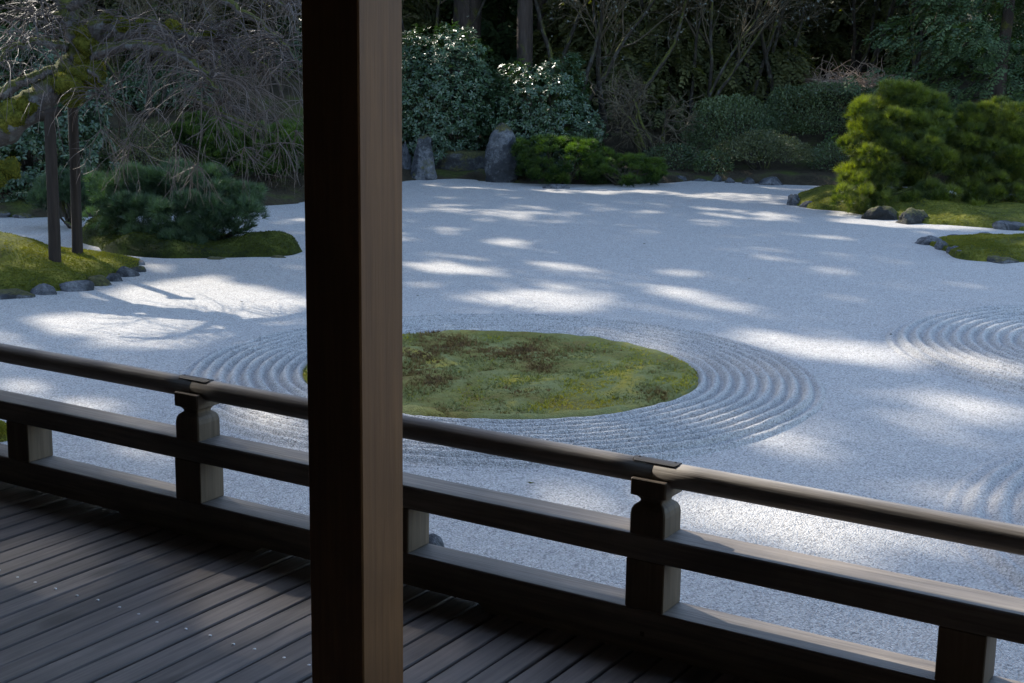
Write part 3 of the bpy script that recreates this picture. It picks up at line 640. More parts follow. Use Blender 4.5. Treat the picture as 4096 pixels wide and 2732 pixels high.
def shrub(kind, label, L, R, top, y, seed, ry=0.9, n=None, mat=None, size=None, zb=None, cut=0.0, name=None, low=-0.45, K_=None, lump=None):
    x, z0, rx, h = px_dome(L, R, top, y, zb); g = np.random.default_rng(seed); ryy = rx * ry
    nm = name or {'rhodo': 'rhododendron', 'dome': 'azalea_bush', 'mugo': 'mugo_pine', 'hedge': 'hedge_bush'}[kind]
    cat = {'rhodo': 'shrub', 'dome': 'shrub', 'mugo': 'pine shrub', 'hedge': 'shrub'}[kind]
    e = empty(nm, label, cat, (x, y, z0)); cz = h * (0.42 if kind != 'dome' else 0.30)
    c = (0, 0, cz); r = (rx, ryy, h - cz)
    area = 2 * math.pi * rx * (h - cz) * 1.3
    if kind == 'rhodo':
        n = n or int(area * 195); p, nn, dep = ell_points(g, n, c, r, -0.8, .38, .12 if lump is None else lump, Noise(seed, 4.2, 3))
        ax = unit(nn * 0.8 + np.array([0, 0, .7]) + g.normal(0, .3, nn.shape)); k = 7; size = size or 0.072
        a = (np.arange(k) / k * 6.283)[None] + g.uniform(0, 6.28, (len(p), 1)) + g.normal(0, .2, (len(p), k))
        s1 = unit(np.cross(ax, g.normal(size=ax.shape))); s2 = np.cross(ax, s1)
        rad = np.cos(a)[..., None] * s1[:, None] + np.sin(a)[..., None] * s2[:, None]
        el = g.normal(.12, .30, (len(p), k, 1)); d = unit(rad * np.cos(el) + ax[:, None] * np.sin(el) + np.array([0, 0, -.18]))
        nr = unit(ax[:, None] - rad * np.sin(el)); pos = p[:, None] + d * 0.012
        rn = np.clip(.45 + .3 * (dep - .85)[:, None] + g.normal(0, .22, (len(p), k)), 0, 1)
        soup('foliage', *LEAF, pos.reshape(-1, 3), d.reshape(-1, 3), nr.reshape(-1, 3), size * g.uniform(.75, 1.25, len(p) * k), rn.ravel(), M[mat or 'rhodo'], e)
        stems(e, x, y, z0, h, rx, ryy, 14, seed)
    elif kind in ('dome', 'hedge'):
        n = n or int(area * 1500); p, nn, dep = ell_points(g, n, c, r, low, .30, .06 if lump is None else lump, Noise(seed, 5.0, 3)); size = size or 0.040
        if kind == 'hedge':
            q = np.abs((p - np.array(c)) / np.array(r)); sc = (q ** 2).sum(1) ** .5 / ((q ** 4).sum(1) ** .25 + 1e-6); p = np.array(c) + (p - np.array(c)) * np.minimum(sc, 1.25)[:, None]
        d = unit(nn * .6 + g.normal(0, .6, nn.shape) + np.array([0, 0, .35])); nr = unit(nn + g.normal(0, .5, nn.shape))
        soup('foliage', *SMALL, p, d, nr, size * g.uniform(.6, 1.3, len(p)), np.clip(.42 + .22 * Noise(seed + 9, 3.0, 2)(p) + g.normal(0, .2, len(p)), 0, 1), M[mat or 'small_leaf'], e)
        stems(e, x, y, z0, h, rx, ryy, 16, seed, r=0.014)
    elif kind == 'mugo':
        Kp = K_ or max(40, int(area * 34)); pr = size or 0.13
        pc, pn, _ = ell_points(g, Kp, c, (r[0] - pr * .6, r[1] - pr * .6, r[2] - pr * .5), low, .35, .10, Noise(seed, 3.0, 3))
        m_ = n or 22; dd = unit(g.normal(size=(len(pc), m_, 3)) + pn[:, None] * .9 + np.array([0, 0, .5])); s = (pr * g.uniform(.7, 1.2, (len(pc), 1)))[..., None]
        p = pc[:, None] + dd * s * np.array([1, 1, .75]) * (1 - .25 * g.random((len(pc), m_, 1)))
        ax = unit(dd * .7 + np.array([0, 0, .75]) + g.normal(0, .25, dd.shape))
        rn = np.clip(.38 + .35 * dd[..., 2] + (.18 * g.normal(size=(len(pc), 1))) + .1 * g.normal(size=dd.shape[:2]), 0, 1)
        p = p.reshape(-1, 3); keep = p[:, 2] > .02
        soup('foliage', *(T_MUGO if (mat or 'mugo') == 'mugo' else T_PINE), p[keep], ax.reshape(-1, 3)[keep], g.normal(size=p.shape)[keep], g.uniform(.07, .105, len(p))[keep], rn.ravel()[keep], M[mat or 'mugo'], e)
        stems(e, x, y, z0, h, rx, ryy, 12, seed, r=0.022)
    return e
# around the standing stones
shrub('rhodo', 'large glossy rhododendron, the taller one behind the stump shaped stone', 830, 1172, 52, 28.4, 201, .8)
shrub('rhodo', 'dark glossy rhododendron behind the tall pointed stone', 1122, 1380, 126, 28.0, 202, .8)
shrub('mugo', 'bright green mugo pine mound beside the tall pointed stone', 1176, 1412, 312, 26.35, 203, .65, zb=0, low=-.85)
shrub('mugo', 'lower mugo pine mound nestled against the bright green one', 1330, 1537, 358, 26.15, 204, .6, zb=0, low=-.85)
# azaleas along the far edge
shrub('dome', 'small loose azalea between the mugo pines and the clipped dome', 1470, 1622, 330, 28.0, 205, .7)
shrub('dome', 'broad dark dome bush behind the small loose azalea', 1572, 1785, 214, 29.3, 206, .7, size=.045)
shrub('dome', 'wide clipped azalea dome with bare stems showing below', 1645, 1872, 303, 28.0, 207, .75, low=-.05, mat='olive_leaf')
shrub('dome', 'clipped azalea dome tucked behind the yellow green pine', 1856, 2020, 322, 28.2, 208, .8)
shrub('hedge', 'tall flat topped evergreen hedge behind the clipped domes', 1755, 2080, 197, 30.2, 209, .4, size=.045)
shrub('dome', 'little green bush at the foot of the wide clipped dome', 1592, 1685, 345, 27.7, 210, .8)
shrub('dome', 'dark azalea bush behind the gravel beyond the pine', 2140, 2420, 330, 27.6, 211, .6)
# left side
shrub('rhodo', 'big leathery camellia bush in shade behind the cherry props', -140, 250, 60, 21.2, 212, .8, size=.075)
shrub('dome', 'pale topped clipped azalea behind the dark pines', 232, 412, 286, 22.6, 213, .8, mat='olive_leaf')
shrub('mugo', 'dark mugo pine mound reaching behind the column', 455, 760, 275, 23.4, 214, .8)
shrub('mugo', 'upright dark mugo pine between pale azalea and larger mound', 385, 580, 262, 24.2, 215, .8)
shrub('mugo', 'low shadowed pine bush behind the cherry props', 62, 262, 396, 18.9, 216, .5, mat='dark_pine', zb=0, low=-.1)
shrub('rhodo', 'bluish evergreen bush high behind the column', 615, 760, 38, 30.0, 217, .8, size=.07)
shrub('rhodo', 'evergreen bush in deep shade between camellia and mugo pines', 200, 480, 150, 26.0, 218, .6)

# dark spreading pine on its own bank
def pads_pine(name, label, x, y, pads, branches, seed, mat, tuft=(0.07, 0.11), per=1.0, barkmat='stem', z0=0.0, cat='pine tree'):
    """pads: (px, py, dy, half width px, half height px); branches: lists of (px, py, dy, radius)"""
    g = np.random.default_rng(seed); e = empty(name, label, cat, (x, y, z0)); o0 = np.array([x, y, z0]); P, A, R_ = [], [], []; sc = FOC / K
    for (qx, qy, dy, hw, hh) in pads:
        c = on_y(qx, qy, y + dy) - o0; a = hw * (y + dy) / sc; b_ = hh * (y + dy) / sc
        sub = max(4, int(a * b_ * 95)); sd = unit(g.normal(size=(sub, 3)) + np.array([0, -.2, .35])); sp = c + sd * np.array([a, a * .8, b_]) * g.uniform(.45, .92, (sub, 1)); sr = min(a, .17)
        n = int(38 * per)
        dd = unit(g.normal(size=(sub, n, 3)) + np.array([0, 0, .55]) + sd[:, None] * .5); p = sp[:, None] + dd * np.array([sr, sr, sr * .62]) * (1 - .3 * g.random((sub, n, 1)))
        ax = unit(dd * .8 + np.array([0, 0, .65]) + sd[:, None] * .3 + g.normal(0, .2, dd.shape))
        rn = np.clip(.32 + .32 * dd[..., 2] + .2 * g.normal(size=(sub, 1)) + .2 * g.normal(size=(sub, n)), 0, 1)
        P.append(p.reshape(-1, 3)); A.append(ax.reshape(-1, 3)); R_.append(rn.ravel())
    P = np.concatenate(P); A = np.concatenate(A); R_ = np.concatenate(R_); k = P[:, 2] > .04 - z0
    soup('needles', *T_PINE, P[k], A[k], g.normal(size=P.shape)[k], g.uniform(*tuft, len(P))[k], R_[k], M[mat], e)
    for i, br in enumerate(branches):
        pts = np.array([on_y(a, b_, y + dy) - o0 for a, b_, dy, r in br]); n = 6 * len(br)
        rad = np.interp(np.linspace(0, 1, n), np.linspace(0, 1, len(br)), [b_[3] for b_ in br])
        mesh('trunk' if i == 0 else 'branch', *tube(spline(pts, n) + g.normal(0, .006, (n, 3)), rad, 7, .06, seed), M[barkmat], e, True)
    return e
pads_pine('spreading_pine', 'low spreading dark green pine with crooked stems on the dark bank', -3.9, 17.4,
    [(300, 430, .2, 85, 45), (390, 425, .3, 90, 40), (470, 430, .2, 85, 38), (540, 455, .1, 60, 35), (575, 480, 0, 42, 28), (245, 470, 0, 55, 35), (330, 480, -.2, 80, 38), (420, 490, -.35, 85, 42), (500, 490, -.3, 75, 36), (380, 535, -.5, 60, 30), (440, 530, -.4, 55, 32), (330, 440, .8, 100, 40), (470, 450, .8, 100, 40), (405, 560, -.6, 45, 22), (505, 530, -.1, 45, 25), (300, 500, -.1, 95, 42), (430, 505, -.1, 105, 48), (540, 500, 0, 65, 38), (400, 415, .3, 120, 34), (255, 445, .1, 50, 40), (350, 545, -.4, 60, 25)],
    [[(345, 575, 0, .06), (330, 545, 0, .05), (310, 520, 0, .045), (290, 495, 0, .035), (260, 480, 0, .02)], [(372, 580, 0, .05), (380, 550, 0, .045), (400, 520, 0, .04), (440, 490, 0, .03), (490, 470, 0, .02)], [(440, 560, .1, .04), (500, 550, .1, .035), (540, 535, 0, .03), (572, 522, 0, .018), (590, 516, -.1, .008)], [(540, 535, 0, .014), (575, 535, -.05, .010), (598, 538, -.1, .005)], [(150, 510, .6, .02), (170, 520, .5, .022), (230, 530, .3, .03), (300, 525, .1, .035)], [(153, 513, .6, .016), (158, 500, .6, .014), (152, 470, .6, .01)]],
    231, 'dark_pine', (.08, .12), 1.0)
# sunlit pine on the right bank
pads_pine('garden_pine', 'sunlit yellow green pine with cloud shaped boughs on the long moss bank', 6.35, 22.6,
    [(2060, 235, .3, 75, 34), (2000, 265, .2, 62, 34), (2120, 255, .3, 68, 34), (1975, 300, .0, 42, 30), (2050, 290, -.1, 80, 36), (2140, 300, 0, 62, 36), (1960, 345, -.1, 36, 26), (2020, 335, -.3, 70, 36), (2105, 340, -.4, 80, 38), (1968, 385, -.2, 38, 24), (2020, 378, -.45, 55, 26), (2145, 370, -.2, 60, 34), (1965, 420, -.5, 36, 20), (2010, 425, -.6, 58, 22), (1955, 458, -.8, 38, 22), (2000, 462, -.85, 52, 22), (2120, 420, -.3, 45, 26), (2150, 450, -.6, 55, 26), (2180, 330, .4, 50, 40), (2095, 455, -.7, 32, 22), (2050, 290, .4, 95, 55), (2060, 360, .3, 100, 50), (1990, 330, .2, 60, 50), (2000, 400, .0, 60, 40), (2090, 415, .1, 70, 40), (1985, 440, -.4, 55, 32), (2060, 210, .3, 45, 18)],
    [[(2160, 480, -.2, .085), (2140, 440, -.2, .08), (2125, 400, -.1, .075), (2090, 355, 0, .06), (2070, 300, .1, .04), (2060, 250, .2, .02)], [(2110, 385, -.1, .045), (2070, 372, -.2, .035), (2030, 385, -.3, .028), (1985, 402, -.4, .018), (1965, 415, -.4, .01)], [(2090, 355, 0, .04), (2040, 345, -.1, .03), (1985, 340, -.1, .016)], [(2130, 420, -.2, .03), (2070, 440, -.5, .022), (2010, 460, -.7, .015)], [(2075, 375, -.25, .014), (2040, 395, -.35, .012), (2000, 405, -.4, .007)]],
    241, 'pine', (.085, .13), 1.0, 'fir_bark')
pads_pine('garden_pine', 'darker green pine growing against the sunlit yellow green pine', 7.75, 22.9,
    [(2215, 285, .1, 50, 34), (2260, 275, 0, 60, 32), (2310, 255, -.1, 55, 28), (2250, 320, -.2, 68, 40), (2330, 310, -.1, 55, 40), (2200, 350, 0, 48, 40), (2290, 365, -.2, 75, 42), (2225, 400, -.3, 60, 36), (2340, 400, -.2, 65, 40), (2280, 425, -.4, 70, 32), (2210, 445, -.5, 52, 28), (2270, 462, -.6, 58, 24), (2330, 455, -.3, 60, 26), (2380, 330, .2, 50, 60), (2250, 480, -.7, 48, 16), (2270, 340, .3, 90, 60), (2260, 410, .1, 80, 45), (2340, 350, .3, 70, 60)],
    [[(2300, 490, -.1, .08), (2290, 440, -.1, .075), (2270, 395, 0, .06), (2280, 340, .1, .045), (2300, 280, .1, .02)], [(2230, 455, -.3, .03), (2245, 435, -.2, .034), (2262, 415, -.1, .035)], [(2280, 340, .1, .03), (2330, 300, .1, .02), (2380, 290, .1, .015)]],
    242, 'pine', (.085, .125), 1.0, 'fir_bark')

# ------------------------------------------------------------------ twig helpers
def twig_mesh(name, P, r0, r1, rnd, mat, parent=None, m=3):
    """P (n,k,3): many thin tapering twigs as one mesh"""
    n, k, _ = P.shape; t = np.gradient(P, axis=1); t = unit(t)
    ref = np.array([.37, .21, .9]); a = unit(np.cross(t, ref)); b_ = np.cross(t, a)
    th = np.arange(m) / m * 6.2832; rad = np.asarray(r0)[:, None] + (np.asarray(r1) - np.asarray(r0))[:, None] * np.linspace(0, 1, k)[None]
    R = P[:, :, None] + rad[:, :, None, None] * (np.cos(th)[None, None, :, None] * a[:, :, None] + np.sin(th)[None, None, :, None] * b_[:, :, None])
    base = (np.arange(n) * k * m)[:, None, None]; i = (np.arange(k - 1) * m)[None, :, None]; j = np.arange(m)[None, None]; j2 = (j + 1) % m
    F = np.stack([base + i + j, base + i + j2, base + i + m + j2, base + i + m + j], -1).reshape(-1, 4)
    return mesh(name, R.reshape(-1, 3), F, mat, parent, True, np.repeat(rnd, (k - 1) * m))
def weep(g, p, d, L, k=8, grav=0.30, wig=0.10):
    n = len(p); P = np.zeros((n, k, 3)); P[:, 0] = p; d = unit(d); s = (L / (k - 1))[:, None]
    for i in range(1, k):
        d = unit(d + np.array([0, 0, -grav]) * np.linspace(.4, 1.4, k)[i] + g.normal(0, wig, (n, 3))); P[:, i] = P[:, i-1] + d * s
    return P
def sub_twigs(g, P, per, L, spread=.9, k=5, grav=.12, wig=.15):
    n, kk, _ = P.shape; i = np.repeat(np.arange(n), per); t = g.uniform(.15, .95, len(i)) * (kk - 1); a = np.minimum(t.astype(int), kk - 2); f = (t - a)[:, None]
    p = P[i, a] * (1 - f) + P[i, a + 1] * f; d = unit(P[i, a + 1] - P[i, a]) + spread * unit(g.normal(size=p.shape))
    return weep(g, p, d, g.uniform(.5, 1.2, len(p)) * L, k, grav, wig)

# ------------------------------------------------------------------ weeping cherry on its props
g = np.random.default_rng(300)
ch = empty('weeping_cherry', 'leafless weeping cherry with mossy limbs resting on two wooden props', 'cherry tree', (-7.0, 15.0, 0)); CO = np.array([-7.0, 15.0, 0])
def limb(pts, r, n=26, name='limb', m=9):
    p = spline([on_y(a, b_, y) - CO for a, b_, y in pts], n); p[1:-1] += g.normal(0, .012, (n - 2, 3))
    rad = np.interp(np.linspace(0, 1, n), np.linspace(0, 1, len(r)), r)
    mesh(name, *tube(p, rad, m, .10, int(g.integers(1e6))), M['cherry_bark'], ch, True); return p, rad
trunk = limb([(-380, 700, 15), (-330, 560, 15), (-230, 420, 15), (-110, 340, 14.95), (0, 292, 14.9), (62, 250, 14.9), (112, 205, 14.95), (150, 172, 15), (178, 140, 15)], [.27, .25, .23, .20, .185, .165, .15, .15, .13], 34, 'trunk', 12)
LB = [limb([(170, 165, 15), (178, 110, 15), (172, 65, 15), (150, 20, 15), (118, -50, 15.1), (70, -130, 15.2)], [.12, .105, .10, .085, .07, .05]),
 limb([(176, 85, 15), (150, 42, 14.95), (115, 40, 14.9), (92, 48, 14.8), (84, 40, 14.8)], [.07, .06, .045, .025, .012]),
 limb([(178, 100, 15), (205, 72, 14.95), (240, 52, 14.9), (275, 62, 14.9), (292, 78, 14.9), (335, 58, 14.9), (390, 70, 14.9), (450, 84, 14.9), (505, 92, 14.95), (565, 118, 15), (622, 168, 15.05), (650, 225, 15.1)], [.085, .085, .09, .08, .075, .072, .062, .052, .042, .030, .018, .010], 44),
 limb([(-60, 250, 14.8), (0, 214, 14.8), (42, 190, 14.8), (75, 176, 14.82), (120, 160, 14.9), (150, 165, 15)], [.075, .07, .058, .05, .05, .05]),
 limb([(150, 20, 15), (240, -30, 14.9), (360, -45, 14.8), (470, -20, 14.75), (560, 25, 14.7), (640, 90, 14.7), (690, 150, 14.7)], [.08, .07, .06, .05, .035, .02, .01], 36),
 limb([(190, 140, 15), (280, 105, 14.7), (370, 108, 14.4), (450, 150, 14.1), (500, 205, 13.9)], [.07, .055, .042, .026, .010], 30),
 limb([(178, 95, 15), (290, 70, 15.4), (390, 110, 15.8), (480, 180, 16.1), (520, 260, 16.2)], [.075, .06, .045, .03, .012], 30),
 limb([(120, -50, 15.1), (220, -110, 15.5), (360, -140, 15.8), (520, -110, 16.0), (640, -40, 16.1), (730, 60, 16.2)], [.07, .065, .055, .045, .03, .012], 36),
 limb([(118, -50, 15.1), (260, -130, 14.5), (420, -130, 14.1), (560, -70, 13.8), (660, 20, 13.7)], [.065, .055, .045, .03, .012], 32),
 limb([(118, -30, 15), (30, -90, 14.6), (-80, -90, 14.3), (-180, -30, 14.2)], [.06, .05, .035, .015], 24),
 limb([(150, 110, 14.95), (90, 95, 14.5), (30, 110, 14.2), (-20, 160, 14.0)], [.05, .04, .028, .012], 24),
 limb([(172, 140, 14.95), (215, 165, 14.8), (240, 195, 14.75), (246, 232, 14.75)], [.04, .03, .02, .012], 18),
 limb([(392, 70, 14.9), (400, 92, 14.8), (415, 108, 14.75), (440, 108, 14.7)], [.035, .028, .02, .012], 12),
 limb([(600, 300, 16.2), (520, 265, 16.2), (455, 235, 16.1), (420, 215, 16.1)], [.02, .03, .035, .02], 18)]
# moss cushions on the fork
for i, (qx, qy, y, r) in enumerate([(190, 172, 14.9, .14), (205, 158, 14.92, .13), (212, 180, 14.95, .11), (178, 200, 14.88, .12), (165, 225, 14.9, .09), (150, 195, 14.85, .12), (190, 135, 14.92, .09), (200, 100, 14.9, .10), (195, 78, 14.92, .085), (40, 262, 14.80, .13), (62, 240, 14.80, .10), (15, 285, 14.80, .12), (285, 60, 14.85, .075), (395, 62, 14.86, .06), (325, 55, 14.88, .07), (-30, 410, 14.9, .16), (15, 390, 14.95, .12), (245, 45, 14.86, .06), (480, 80, 14.9, .05)]):
    c = on_y(qx, qy, y) - CO; th = np.arange(18) / 18 * 6.2832; ph = np.linspace(-1.5, 1.5, 12); D = np.stack([np.cos(ph)[:, None] * np.cos(th), np.cos(ph)[:, None] * np.sin(th), np.sin(ph)[:, None] * np.ones(18)], -1)
    rr = r * (1 + .22 * Noise(310 + i, 2.4, 3)(D)); P = c + D * rr[..., None] * np.array([1.1, 1, .95])
    o = mesh('moss_cushion', *rings(P), M['moss'], ch, True)
    d = unit(g.normal(size=(700, 3))); pp = c + d * (r * (1 + .22 * Noise(310 + i, 2.4, 3)(d)))[:, None] * np.array([1.1, 1, .95]); fuzz(o, pp, d, .018, M['moss_fuzz'], 330 + i)
# twigs: clusters along the limbs that arch out and hang down
starts, dirs, Ls = [], [], []
for li, (p, rad) in enumerate(LB):
    ncl = [3, 5, 17, 2, 14, 9, 9, 11, 10, 6, 6, 3, 4, 3][li]
    for _ in range(ncl):
        t = g.uniform(.18, 1.0) ** .8; q = p[min(int(t * len(p)), len(p) - 1)]; hub = q + np.array([0, 0, rad[min(int(t * len(p)), len(p) - 1)]])
        k = g.integers(4, 12); a0 = g.uniform(0, 6.28)
        for _ in range(k):
            a = a0 + g.normal(0, 1.2); starts.append(hub + g.normal(0, .02, 3)); dirs.append([math.cos(a), math.sin(a) * .8, g.uniform(-.1, .9)]); Ls.append(g.uniform(.2, .95))
S = np.array(starts); D = np.array(dirs); Lt = np.array(Ls)
T1 = weep(g, S, D, Lt, 9, .20, .13)
keep = T1[:, -1, 2] > .35; T1 = T1[keep]
T2 = sub_twigs(g, T1, 2, .42, .7, 6, .14, .14)
o = twig_mesh('twigs', T1, g.uniform(.004, .0085, len(T1)), np.full(len(T1), .0022), np.clip(g.normal(.5, .25, len(T1)), 0, 1), M['twig'], ch); o['kind'] = 'stuff'
o = twig_mesh('twigs', T2, np.full(len(T2), .0036), np.full(len(T2), .0018), np.clip(g.normal(.5, .25, len(T2)), 0, 1), M['twig'], ch); o['kind'] = 'stuff'
# a few long stray twigs hanging low in front of the pines
hang = [(410, 330, 14.2, 1.0), (455, 380, 14.2, .8), (300, 330, 14.4, .9), (640, 330, 14.4, .9), (680, 300, 14.6, 1.0), (560, 340, 14.3, .8), (500, 270, 14.2, .9), (230, 300, 14.5, 1.0), (620, 250, 14.4, 1.1), (350, 250, 14.3, 1.0), (690, 230, 14.5, 1.2), (585, 200, 14.3, 1.1)]
S = np.concatenate([on_y(a, b_, y) - CO + g.normal(0, .01, (9, 3)) for a, b_, y, L in hang]); D = np.concatenate([np.stack([g.normal(0, .55, 9), g.normal(0, .3, 9), g.uniform(-.9, .1, 9)], -1) for _ in hang]); Lh = np.concatenate([g.uniform(.25, .62, 9) * L for *_, L in hang])
up = np.stack([np.stack([on_y(a, b_, y) - CO + np.array([0.02 * i * math.sin(a), .01 * i, .14 * i]) for i in range(7)][::-1]) for a, b_, y, L in hang]); up += g.normal(0, .008, up.shape)
T3 = weep(g, S, D, Lh, 9, .18, .10); T4 = sub_twigs(g, T3, 3, .22, .7, 5, .08)
TT = twig_mesh('twigs', T3, np.full(len(T3), .0046), np.full(len(T3), .0018), np.clip(g.normal(.65, .2, len(T3)), 0, 1), M['twig'], ch); TT['kind'] = 'stuff'
TT = twig_mesh('twigs', T4, np.full(len(T4), .003), np.full(len(T4), .0014), np.clip(g.normal(.65, .2, len(T4)), 0, 1), M['twig'], ch); TT['kind'] = 'stuff'
TT = twig_mesh('twigs', up, np.full(len(up), .006), np.full(len(up), .0045), np.full(len(up), .5), M['twig'], ch); TT['kind'] = 'stuff'

def prop(px, pyb, pxt, pyt, r, label):
    B = on_z(px, pyb, 0.02); Tp = on_y(pxt, pyt, B[1]); n = 16
    pts = spline([np.zeros(3) - np.array([0, 0, .1]), (Tp - B) * .5 + np.array([.006, 0, 0]), Tp - B], n)
    e = empty('support_prop', label, 'post', tuple(B)); mesh('pole', *tube(pts, np.linspace(r * 1.05, r * .95, n), 14, .025, int(px)), M['prop'], e, True)
    d = unit(Tp - B); c = Tp - B; ax = np.array([.9, .05, .25])
    mesh('cradle', *tube([c - ax * .12, c, c + ax * .12], [.05, .055, .05], 10), M['prop'], e, True)
prop(127, 634, 113, 262, .060, 'wooden prop under the cherry limb, standing nearer the stone edging')
prop(178, 602, 165, 205, .056, 'wooden prop under the mossy fork of the cherry, deeper on the bank')

# ------------------------------------------------------------------ generic bare trees
def bare_tree(name, label, x, y, h, seed, n_stem=3, r=.09, lean=.35, mat='mossy_bark', tw='twig_moss', spread=.75, levels=(7, 9, 6), wig=.16, lich=0, up=.25, cat='tree', droop=0.0, group=None):
    g = np.random.default_rng(seed); z0 = float(ground_h(np.array(x), np.array(y))); e = empty(name, label, cat, (x, y, z0), 0, group); parts = []; A = []
    for i in range(n_stem):
        a = g.uniform(0, 6.28); p = np.array([.12 * math.cos(a), .12 * math.sin(a), -.15]); d = np.array([lean * math.cos(a), lean * math.sin(a), 1.0]); n = 14; P = [p]
        L = h * g.uniform(.75, 1.05)
        for k in range(n - 1): d = unit(d + g.normal(0, wig * .6, 3) + np.array([0, 0, .06 - droop * k / n])); P.append(P[-1] + d * L / n)
        P = np.array(P); parts.append(tube(P, np.linspace(r * g.uniform(.7, 1.1), r * .25, n), 7, .08, seed + i)); A.append(P)
    mesh('trunk', *join(parts), M[mat], e, True)
    A = np.array(A); k1 = sub_twigs(g, A[:, 4:], levels[0], h * .42, spread, 9, -.10 * up * 4 + droop, wig); B = sub_twigs(g, k1, levels[1], h * .20, .8, 6, -.04 + droop, wig); C = sub_twigs(g, B, levels[2], h * .09, .8, 4, droop * .8, wig)
    o = twig_mesh('branches', k1, np.full(len(k1), r * .30), np.full(len(k1), r * .08), np.clip(g.normal(.12, .15, len(k1)), 0, 1), M[tw], e, 4); o['kind'] = 'stuff'
    o = twig_mesh('twigs', B, np.full(len(B), .009), np.full(len(B), .003), np.clip(g.normal(.45, .25, len(B)), 0, 1), M[tw], e); o['kind'] = 'stuff'
    o = twig_mesh('twigs', C, np.full(len(C), .0045), np.full(len(C), .002), np.clip(g.normal(.5, .25, len(C)), 0, 1), M[tw], e); o['kind'] = 'stuff'
    if lich:
        q = np.concatenate([B.reshape(-1, 3), C.reshape(-1, 3)]); q = q[g.choice(len(q), min(lich, len(q)), False)]
        o = soup('lichen', *T_FUZZ, q, g.normal(size=q.shape) + np.array([0, 0, -.4]), g.normal(size=q.shape), g.uniform(.03, .08, len(q)), g.random(len(q)), M['lichen'], e); o['kind'] = 'stuff'
    return e
def px_x(px, y): return float(on_y(px, 300, y)[0])
bare_tree('lace_maple', 'low twisted bare maple with an umbrella of fine branches above the loose azalea', px_x(1505, 28.6), 28.6, 2.1, 401, 5, .06, .65, 'moss_stem', 'twig_moss', 1.25, (7, 7, 4), .34, 0, 0.0, droop=.03)
for i, (px, y, h, ns, lean, lich, lab) in enumerate([
    (1300, 30.6, 6.0, 4, .18, 2600, 'lichen covered bare tree behind the dark rhododendron'),
    (1400, 30.2, 5.5, 3, .30, 700, 'leaning bare tree with moss patched stems behind the twisted maple'),
    (1480, 32.2, 6.0, 4, .25, 600, 'bare tree with crossing stems in the wood behind the twisted maple'),
    (1600, 30.8, 5.5, 4, .22, 900, 'many stemmed mossy bare tree behind the broad dark dome bush'),
    (1690, 31.5, 5.0, 3, .25, 1500, 'grey lichen hung bare tree beside the thick dark trunk'),
    (1778, 31.8, 5.2, 4, .28, 1200, 'pale barked bare tree behind the flat topped hedge'),
    (1960, 33.5, 5.5, 4, .30, 1200, 'bare tree arching over the heap of sunlit brushwood'),
    (2080, 32.0, 5.0, 3, .30, 900, 'thin bare tree between brushwood heap and dark hemlock'),
    (520, 27.0, 4.2, 5, .5, 300, 'tangled bare tree behind the dark mugo pines'),
    (330, 25.5, 3.6, 5, .55, 200, 'low tangled bare tree above the pale topped azalea'),
    (640, 29.0, 3.0, 4, .4, 200, 'bare tree next to the bluish evergreen bush'),
    (990, 32.5, 6.0, 3, .3, 500, 'bare tree rising behind the taller rhododendron')]):
    bare_tree('bare_tree', lab, px_x(px, y), y, h, 410 + i, ns, .062 if i < 8 else .05, lean * .8, lich=lich, levels=(9, 8, 4), wig=.2)
bare_tree('bare_shrub', 'spreading bare silvery branches over the ground beside the darker pine', px_x(2330, 25.9), 25.9, 1.5, 431, 5, .05, 1.3, 'cherry_bark', 'twig', 1.1, (8, 8, 5), .3, 0, -.4, 'shrub', .10)
# brushwood heap
g = np.random.default_rng(440); hx, hy = px_x(1955, 32.0), 32.0; hz = float(on_y(1955, 203, hy)[2])
e = empty('brushwood_heap', 'heap of pale cut brushwood lying on a plank behind the hedge', 'brushwood', (hx, hy, hz))
S = np.stack([g.uniform(-.95, .95, 420), g.uniform(-.5, .5, 420), g.uniform(.0, .16, 420)], -1); D = np.stack([g.normal(0, 1, 420), g.normal(0, .6, 420), g.uniform(.0, .55, 420)], -1)
T = weep(g, S, D, g.uniform(.3, .9, 420), 8, .10, .22); T = T[T[:, :, 2].min(1) > -.1]
o = twig_mesh('sticks', T, g.uniform(.006, .014, len(T)), np.full(len(T), .004), g.random(len(T)), M['twig_pale'], e, 4); o['kind'] = 'stuff'
mesh('plank', *box((-1.1, -.55, -.06), (.95, .5, -.02), .006), M['rail_u'], e)

